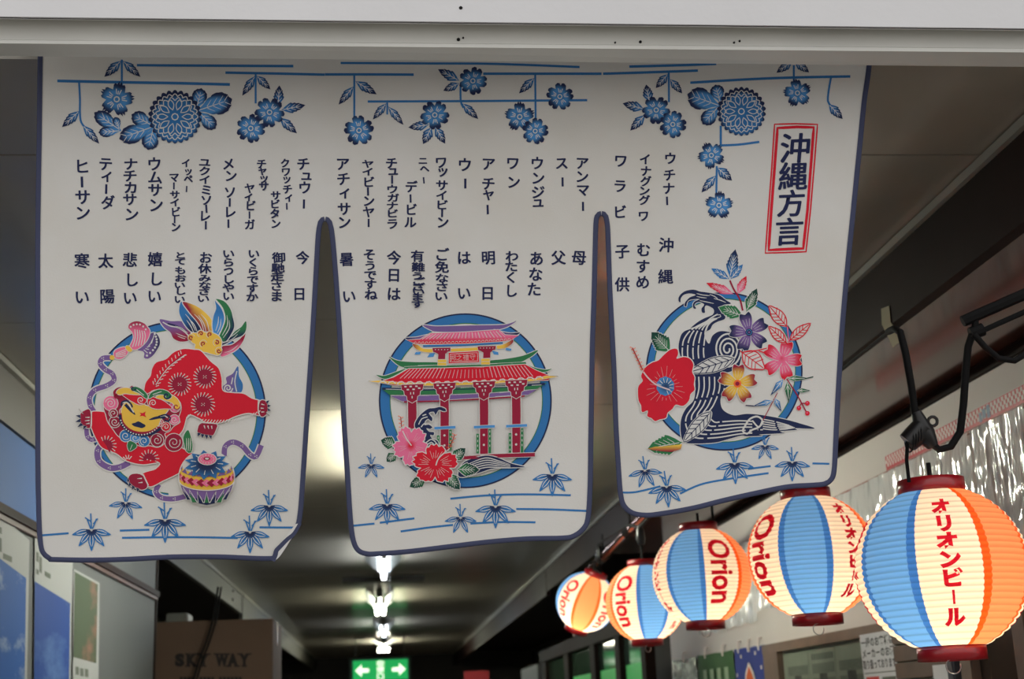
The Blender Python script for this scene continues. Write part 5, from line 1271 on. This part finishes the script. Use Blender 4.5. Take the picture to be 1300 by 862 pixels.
# framed clippings board
M_frame = mat('brown_frame', (104, 82, 66), .45, noise=.15, nscale=12)
def zat(px, py): return onX(px, py, WX)
p0, p1 = zat(976, 822), zat(1112, 790)
yf0, yf1 = p1.y, p0.y; ztop = (p0.z+p1.z)/2
bd = empty('clippings_board', (WX-.02, (yf0+yf1)/2, 1.35), 'brown framed board of greenish newspaper clippings under glass, below the second lantern', 'board')
MB().box((WX, yf0-1.0, ztop-.034), (WX-.03, yf1, ztop)).build('top_rail', M_frame, bd)
MB().box((WX, yf1-.20, 1.05), (WX-.028, yf1, ztop-.034)).build('side_stile', M_frame, bd); MB().box((WX, yf0-1.0, 1.0), (WX-.03, yf1, 1.05)).build('bottom_rail', M_frame, bd)
M_clip = mat('newsprint', (150, 160, 142), .7, noise=.07, nscale=10); M_inkg = mat('grey_print', (92, 100, 90), .7)
MB().box((WX, yf0-.98, 1.05), (WX-.004, yf1-.2, ztop-.034)).build('backing', M_clip, bd)
c0, c1 = zat(1098, 800).y, yf1-.23
for i in range(3):
    ya_ = c0+(c1-c0)*i/3+.012; yb_ = c0+(c1-c0)*(i+1)/3-.012
    cl = MB().box((WX-.004, ya_, 1.15), (WX-.0055, yb_, ztop-.045)).build('clipping', M_clip, bd)
    rects = []
    w_ = yb_-ya_
    if i == 1:
        for k in range(9): rects.append((ya_+w_*(.06+.1*k), ya_+w_*(.06+.1*k)+w_*.065, ztop-.082, ztop-.060))
    for k in range(7):
        zz = ztop-.095-.05*k
        for j in range(14): rects.append((ya_+w_*(.05+.065*j), ya_+w_*(.05+.065*j)+w_*.03, zz-.034, zz))
    ob = quads('print', rects, WX-.0055, M_inkg, cl); ob['kind'] = 'stuff'
    MB().box((WX-.0058, ya_+w_*.35, ztop-.26), (WX-.0066, ya_+w_*.65, ztop-.13)).build('photo', mat('grey_photo', (70, 74, 68), .7, noise=.5, nscale=30), cl)
gl = bpy.data.materials.new('pane_glass'); gl.use_nodes = True; _nt = gl.node_tree; _g = _nt.nodes.new('ShaderNodeBsdfGlossy'); _g.inputs['Roughness'].default_value = .05; _tr = _nt.nodes.new('ShaderNodeBsdfTransparent'); _fr = _nt.nodes.new('ShaderNodeLayerWeight'); _ms = _nt.nodes.new('ShaderNodeMixShader')
_mr = _nt.nodes.new('ShaderNodeMapRange'); _mr.inputs[3].default_value = .03; _mr.inputs[4].default_value = .30
_nt.links.new(_fr.outputs['Facing'], _mr.inputs[0]); _nt.links.new(_mr.outputs[0], _ms.inputs[0]); _nt.links.new(_tr.outputs[0], _ms.inputs[1]); _nt.links.new(_g.outputs[0], _ms.inputs[2]); _nt.links.new(_ms.outputs[0], _nt.nodes['Material Output'].inputs[0])
MB().box((WX-.012, c0-.01, 1.06), (WX-.014, yf1-.2, ztop-.035)).build('glass', gl, bd)
# notice
n0, n1 = zat(1103, 806), zat(1147, 798)
M_pw = mat('white_paper', (214, 214, 216), .7); M_tk = mat('black_print', (40, 38, 44), .7); M_tr = mat('red_print', (214, 70, 62), .7)
nt_ = MB().box((WX-.030, n1.y, 1.2), (WX-.0315, n0.y, n0.z)).build('notice', M_pw); tag(nt_, 'white printed notice with black lines and a red box, left of the largest lantern foot', 'notice')
yl, yh = n1.y, n0.y; W_ = yh-yl; vs = []; fs = []
def row(txt, zc, hz):
    n = len(txt)
    for i, ch in enumerate(txt):
        v, f = glyph(ch, .03); k = len(vs); yc = yh-W_*(i+.7)/(n+.4); wy = W_/(n+.4)
        vs.extend([(WX-.0318, yc-(x-.5)*wy*.95, zc+(y-.38)*hz) for x, y in v]); fs.extend([[a_+k for a_ in q] for q in f])
row('一般のお客様は', n0.z-.026, .030); row('メーカーのお酒', n0.z-.060, .030); row('取り扱っております', n0.z-.094, .030)
mesh_obj('lettering', vs, fs, M_tk, nt_)
quads('red_print', [(yl+W_*.55, yl+W_*.92, n0.z-.160, n0.z-.132), (yl+W_*.5, yl+W_*.95, n0.z-.20, n0.z-.172)], WX-.0315, M_tr, nt_)
quads('photo', [(yl+W_*.08, yl+W_*.45, n0.z-.19, n0.z-.135)], WX-.0315, M_inkg, nt_)
quads('rule', [(yl+W_*.05, yl+W_*.95, n0.z-.122, n0.z-.119)], WX-.0315, M_inkg, nt_)
# brown siding boards, paper, and the sliding door near the street
y1s = n1.y-.005; y0s = zat(1226, 830).y
sd = empty('wood_siding', (WX-.01, (y0s+y1s)/2, 1.4), 'dark brown horizontal boards behind the foot of the largest lantern', 'siding')
z = 1.0; M_bd = mat('brown_board', (84, 64, 50), .5, noise=.2, nscale=10)
while z < ztop-.05:
    MB().box((WX-.030, y0s, z), (WX-.042, y1s, z+.046), .002).build('board', M_bd, sd); z += .05
q0, q1 = zat(1224, 842), zat(1203, 844)
tag(box_yz('paper_sheet', q0.y, q1.y, 1.3, q0.z, WX-.043, .0012, M_pw), 'plain pale sheet of paper under the largest lantern foot', 'paper')
struct(MB().box((WX, y0s-.045, 0), (WX-.06, y0s-.004, 2.0), .004).build('trim_11', mat('steel_jamb', (100, 104, 112), .3, metal=.6)))
dr = struct(MB().box((WX, 2.0, 0), (WX-.03, y0s-.05, 1.93)).build('door_1', mat('glazed_dark', (56, 44, 36), .15, noise=.3, nscale=3)))
dy = y0s-.05
for yy in (dy-.10, dy-.42, dy-.80): MB().box((WX-.03, yy, 0), (WX-.055, yy+.07, 1.93), .003).build('stile', M_frame, dr)
for zz in (1.40, 1.86): MB().box((WX-.03, 2.0, zz), (WX-.052, dy-.03, zz+.06), .003).build('rail', M_frame, dr)
# banners hung below the vinyl
def banner(name, x0, x1, yt0, yt1, m, label, cat, hooks=3, grp=None):
    A_, B_ = zat(x0, yt0), zat(x1, yt1); N, Mz = 12, 8; vs = []
    for j in range(Mz+1):
        for k in range(N+1):
            t = k/N; yy = A_.y+(B_.y-A_.y)*t; z = (A_.z+(B_.z-A_.z)*t)-j/Mz*.5-(.004*sin(t*pi*hooks)**2 if j == 0 else 0)
            vs.append((WX-.012-.004*sin(t*9+j*.5), yy, z))
    n = len(vs); vs += [(x-.002, y, z) for x, y, z in vs]
    fs = [(j*(N+1)+k, j*(N+1)+k+1, (j+1)*(N+1)+k+1, (j+1)*(N+1)+k) for j in range(Mz) for k in range(N)]; fs += [[i+n for i in q][::-1] for q in fs]
    o = mesh_obj(name, vs, fs, m, None, True); tag(o, label, cat, grp)
    for h in range(hooks):
        t = (h+.5)/hooks; p = A_.lerp(B_, t)
        MB().tube([(WX-.001, p.y, p.z+.03), (WX-.014, p.y, p.z+.028), (WX-.018, p.y, p.z+.005), (WX-.016, p.y, p.z-.02)], .006, 8).build('hook', M_twhite, o, True)
    return o, A_, B_
banner('silver_bag', 857, 887, 838, 834, mat('silver_film', (170, 176, 172), .2, metal=.6, bump=1, bscale=30), 'crinkled silver plastic bag hung left of the green banner', 'bag', 1)
g, A_, B_ = banner('green_banner', 889, 934, 832, 825, mat('green_cloth', (58, 94, 52), .8), 'plain green hanging banner with pale marks below the lanterns', 'banner', 2)
quads('pale_mark', [(B_.y+(A_.y-B_.y)*(.12+.2*k), B_.y+(A_.y-B_.y)*(.12+.2*k)+.07, A_.z-.20, A_.z-.075) for k in range(4)], WX-.020, mat('pale_green', (150, 172, 140), .8), g)
b_, A_, B_ = banner('blue_banner', 936, 975, 824, 818, mat('blue_cloth', (44, 58, 128), .8), 'royal blue hanging banner with an orange peaked shape, left of the clippings board', 'banner', 3)
ym = (A_.y+B_.y)/2; zz = A_.z
def peak(name, r, zc, X, m):
    MB().prism([(X, ym-r, zc-.35), (X, ym-r*.75, zc-.15), (X, ym-r*.35, zc-.04), (X, ym, zc), (X, ym+r*.35, zc-.04), (X, ym+r*.75, zc-.15), (X, ym+r, zc-.35)], (-.0008, 0, 0)).build(name, m, b_)
peak('white_outline', (A_.y-B_.y)*.36, zz-.065, WX-.020, M_twhite); peak('orange_shape', (A_.y-B_.y)*.29, zz-.082, WX-.021, mat('orange_cloth', (206, 92, 40), .8))
quads('white_star', [(B_.y+(A_.y-B_.y)*t, B_.y+(A_.y-B_.y)*t+.02, zz-h, zz-h+.015) for t, h in ((.72, .045), (.25, .04), (.9, .12), (.1, .1))], WX-.020, M_twhite, b_)
# ------------------------------------------------------------------ things on the left wall
def ppoly(name, pts, off, m, parent=None, t=.0012):
    return MB().prism([onX(x, y, LX+off) for x, y in pts], (t, 0, 0)).build(name, m, parent)
def sky_mat(name, c1, c2, sc=3.0):
    m = bpy.data.materials.new(name); m.use_nodes = True; nt = m.node_tree; b = nt.nodes['Principled BSDF']; b.inputs['Roughness'].default_value = .6; b.inputs['Specular IOR Level'].default_value = .25
    tc = nt.nodes.new('ShaderNodeTexCoord'); mp = nt.nodes.new('ShaderNodeMapping'); mp.inputs['Scale'].default_value = (1, .6, 1.6); n = nt.nodes.new('ShaderNodeTexNoise'); n.inputs['Scale'].default_value = sc; n.inputs['Detail'].default_value = 7; n.inputs['Roughness'].default_value = .6
    r = nt.nodes.new('ShaderNodeValToRGB'); r.color_ramp.elements[0].position = .52; r.color_ramp.elements[1].position = .74
    r.color_ramp.elements[0].color = (*lin(c1), 1); r.color_ramp.elements[1].color = (*lin(c2), 1)
    nt.links.new(tc.outputs['Object'], mp.inputs[0]); nt.links.new(mp.outputs[0], n.inputs['Vector']); nt.links.new(n.outputs['Fac'], r.inputs[0]); nt.links.new(r.outputs[0], b.inputs['Base Color']); return m
bp_ = box_yz('sky_poster', 2.9, 4.42, 2.215, 2.433, LX, .002, sky_mat('poster_sky', (44, 92, 158), (110, 132, 156), 1.6), None, 1); tag(bp_, 'wide blue sky poster high on the left wall above the brown rail', 'poster')
for yy in (4.33, 3.6): MB().lathe([(.0001, .006), (.006, .005), (.007, 0)], (LX+.002, yy, 2.41), 10, 'x').build('pin', M_rail, bp_)
M_cal = mat('calendar_paper', (160, 162, 164), .6)
def calendar(label, edge, pic, pm, marks):
    c = ppoly('calendar_poster', edge, .004, M_cal); tag(c, label, 'poster', 'picture posters on the left wall')
    ppoly('picture', pic, .0054, pm, c, .0006)
    for mk in marks: ppoly('print', mk, .0054, M_inkg, c, .0006)
    return c
calendar('leftmost tall poster below the brown rail, white head over blue sky with small clouds', [(-60, 600), (-60, 1000), (31, 1010), (37, 686)], [(-60, 664), (-60, 1000), (29, 1000), (33, 734)], sky_mat('cal_sky', (26, 84, 160), (170, 186, 204), 6), [[(-2, 668), (-2, 676), (2, 678), (2, 670)], [(-1, 682), (-1, 700), (2, 701), (2, 684)], [(4, 702), (4, 709), (15, 714), (15, 707)]])
calendar('second tall poster from the left edge, deep blue picture under white head', [(44, 672), (41, 1010), (86, 1010), (92, 712)], [(44, 738), (42, 1000), (85, 1000), (89, 766)], sky_mat('cal_sea', (30, 66, 138), (96, 128, 180), 4), [[(46, 700), (46, 712), (49, 714), (49, 702)], [(50, 706), (50, 726), (53, 728), (53, 708)], [(46, 722), (46, 728), (49, 730), (49, 724)], [(57, 725), (57, 731), (64, 735), (64, 729)]])
calendar('narrow third poster from the left edge, faded green and pink picture', [(93, 722), (91, 1000), (123, 1000), (126, 740)], [(95, 726), (93, 834), (122, 842), (124, 742)], sky_mat('cal_green', (74, 86, 68), (150, 104, 92), 5), [[(96, 846), (96, 856), (100, 857), (100, 847)], [(102, 848), (102, 858), (106, 859), (106, 849)], [(108, 849), (108, 859), (112, 860), (112, 850)]])
# vertical cover strip at the end of the left wall
struct(MB().box((LX-.12, 6.45, 0), (LX+.006, 6.48, CZ-.002)).build('trim_12', M_dark))
# ------------------------------------------------------------------ cardboard box on a shelf cabinet
YB = 7.0
a, b = onY(188, 782, YB), onY(346, 862, YB)
M_card = mat('cardboard', (90, 70, 57), .8, noise=.06, nscale=6, bump=.1)
zb0 = b.z-.30; zt_ = onY(346, 785, YB).z
cbx = empty('cardboard_box', ((a.x+b.x)/2, YB+.3, zb0), 'brown cardboard carton with black serif lettering, on the left behind the wall end', 'box')
MB().box((a.x, YB, zb0), (b.x, YB+.6, zt_-.004), .004).build('carton', M_card, cbx)
for y0, y1 in ((YB, YB+.296), (YB+.304, YB+.6)): MB().box((a.x, y0, zt_-.004), (b.x, y1, zt_), .001).build('flap', M_card, cbx)
MB().box((b.x+.0, YB+.27, zt_-.12), (b.x+.001, YB+.33, zt_+.001)).box((a.x, YB+.27, zt_), (b.x, YB+.33, zt_+.001)).build('packing_tape', mat('tan_tape', (150, 126, 96), .25), cbx)
M_ink2 = mat('carton_ink', (24, 18, 18), .8)
def cpt(x, y): return onY(190+x/4.737, 680+y/4.737, YB)
vv = []; ff = []
SER = dict(S=[], K=[(.12, 0), (.12, 1), (.85, 0), (.85, 1)], Y=[(.5, 0), (.08, 1), (.92, 1)], W=[(.1, 1), (.9, 1), (.5, 1)], A=[(.1, 0), (.9, 0)])
def carton_box(x0, x1, y0, y1):
    n = len(vv); vv.extend([(cpt(x, y).x, YB-.0009, cpt(x, y).z) for x, y in ((x0, y0), (x1, y0), (x1, y1), (x0, y1))]); ff.append([n, n+1, n+2, n+3])
for ch, x0, x1 in (('S', 152, 210), ('K', 222, 288), ('Y', 292, 356), ('W', 394, 474), ('A', 468, 532), ('Y', 538, 600)):
    g, f = glyph(ch, .075); gx = [p_[0] for p_ in g]; gy = [p_[1] for p_ in g]; n = len(vv)
    for x, y in g:
        p_ = cpt(x0+(x-min(gx))/(max(gx)-min(gx))*(x1-x0), 788-(y-min(gy))/(max(gy)-min(gy))*80); vv.append((p_.x, YB-.0008, p_.z))
    ff.extend([[i_+n for i_ in q_] for q_ in f])
    for u, v_ in SER[ch]: xc_ = x0+(x1-x0)*u; carton_box(xc_-17, xc_+17, (780 if v_ == 0 else 708), (789 if v_ == 0 else 717))
mesh_obj('lettering', vv, ff, M_ink2, cbx)
sl = MB()
def px_rect(x0, x1, y0, y1): p, q = onY(x0, y0, YB), onY(x1, y1, YB); sl.box((p.x, YB-.0009, q.z), (q.x, YB-.0003, p.z))
for k in range(16):
    if k not in (4, 9): px_rect(228+5*k, 231.8+5*k, 859.5, 866)
sl.build('small_print', M_ink2, cbx)['kind'] = 'stuff'
cbn = empty('shelf_cabinet', ((a.x+b.x)/2, YB+.3, 0), 'dark cabinet under the cardboard carton, left side of the corridor', 'cabinet')
MB().box((a.x-.15, YB-.03, 0), (b.x+.04, YB+.7, zb0-.03)).build('body', M_dark, cbn); MB().box((a.x-.16, YB-.05, zb0-.03), (b.x+.05, YB+.72, zb0)).build('top', M_dark, cbn)
for k in range(2): MB().box((a.x-.12+k*.40, YB-.045, .06), (a.x+.25+k*.40, YB-.03, zb0-.06)).build('door', M_dark, cbn)
# straps hanging over the carton
cs_ = empty('hanging_cord', onY(270, 800, YB-.06), 'pair of thin black cords hanging down across the cardboard carton', 'cord')
for dx in (0, 4): MB().tube([onY(x+dx, y, YB-.05-k) for x, y, k in ((277, 745, -.0), (273, 770, 0), (270, 790, .01), (262, 815, .02), (252, 840, .02), (245, 866, .02), (240, 890, .02))], .005, 8).build('cord', M_black, cs_, True)
# small white case and dark bracket over the carton
p = onY(213, 768, YB+.4); q = onY(240, 779, YB+.4)
wc = MB().box((p.x, YB+.35, zt_+.002), (q.x, YB+.55, zt_+.07), .006).build('small_case', mat('grey_case', (120, 122, 118), .5)); tag(wc, 'small pale case lying on top of the cardboard carton', 'case')
# ------------------------------------------------------------------ far right: partition with posts and glass panes with added glow
WP = RX
M_pane = mat('dim_glass', (60, 80, 66), .08, spec=.8)
pw = empty('glazed_partition', (WP, 10.5, 0), 'dark wooden partition with glass panes carrying added green glow plates, behind the farthest lanterns', 'partition')
ys = [zat(x, 830).y for x in (832, 798, 765, 730, 700)]
z0, z1 = 0.0, 2.05
for i, yy in enumerate(ys):
    t = .10+.03*i; MB().box((WP, yy, z0), (WP-.06, yy+t*1.4, z1), .004).build('post', M_dark, pw)
MB().box((WP, ys[0]-.02, z1), (WP-.07, ys[-1]+.4, z1+.10)).build('head_rail', M_dark, pw)
for i in range(4):
    t = .10+.03*i
    MB().box((WP-.02, ys[i]+t*1.4, .9), (WP-.026, ys[i+1], z1)).build('pane', M_pane, pw)
MB().box((WP, ys[0], .8), (WP-.05, ys[-1], .9)).build('sill_rail', M_dark, pw)
# added glowing green plates on the panes, standing in for green light in the glass
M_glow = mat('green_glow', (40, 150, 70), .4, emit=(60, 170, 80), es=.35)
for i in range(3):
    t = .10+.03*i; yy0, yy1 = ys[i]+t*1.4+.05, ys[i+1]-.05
    s_ = MB().box((WP-.029, yy0, 1.70), (WP-.027, yy1, 1.86)).build('glow_plate', M_glow, pw)
# pale door leaf and red cloth, far end right
ylf = zat(668, 840).y; yll = zat(690, 840).y
tag(MB().box((WP-.02, min(ylf, yll), 0), (WP-.06, max(ylf, yll), 2.05)).build('grey_board', mat('grey_board', (96, 98, 100), .5)), 'tall grey board standing beyond the glazed partition at the far right', 'board')
rc = onY(603, 852, 12.5)
rb = MB().box((rc.x-.10, 12.5, 1.2), (rc.x+.13, 12.52, rc.z), .003).build('red_banner', mat('red_cloth', (150, 34, 44), .7)); tag(rb, 'small red cloth banner low at the far right of the corridor', 'banner')
bpy.data.objects.remove(_tob)
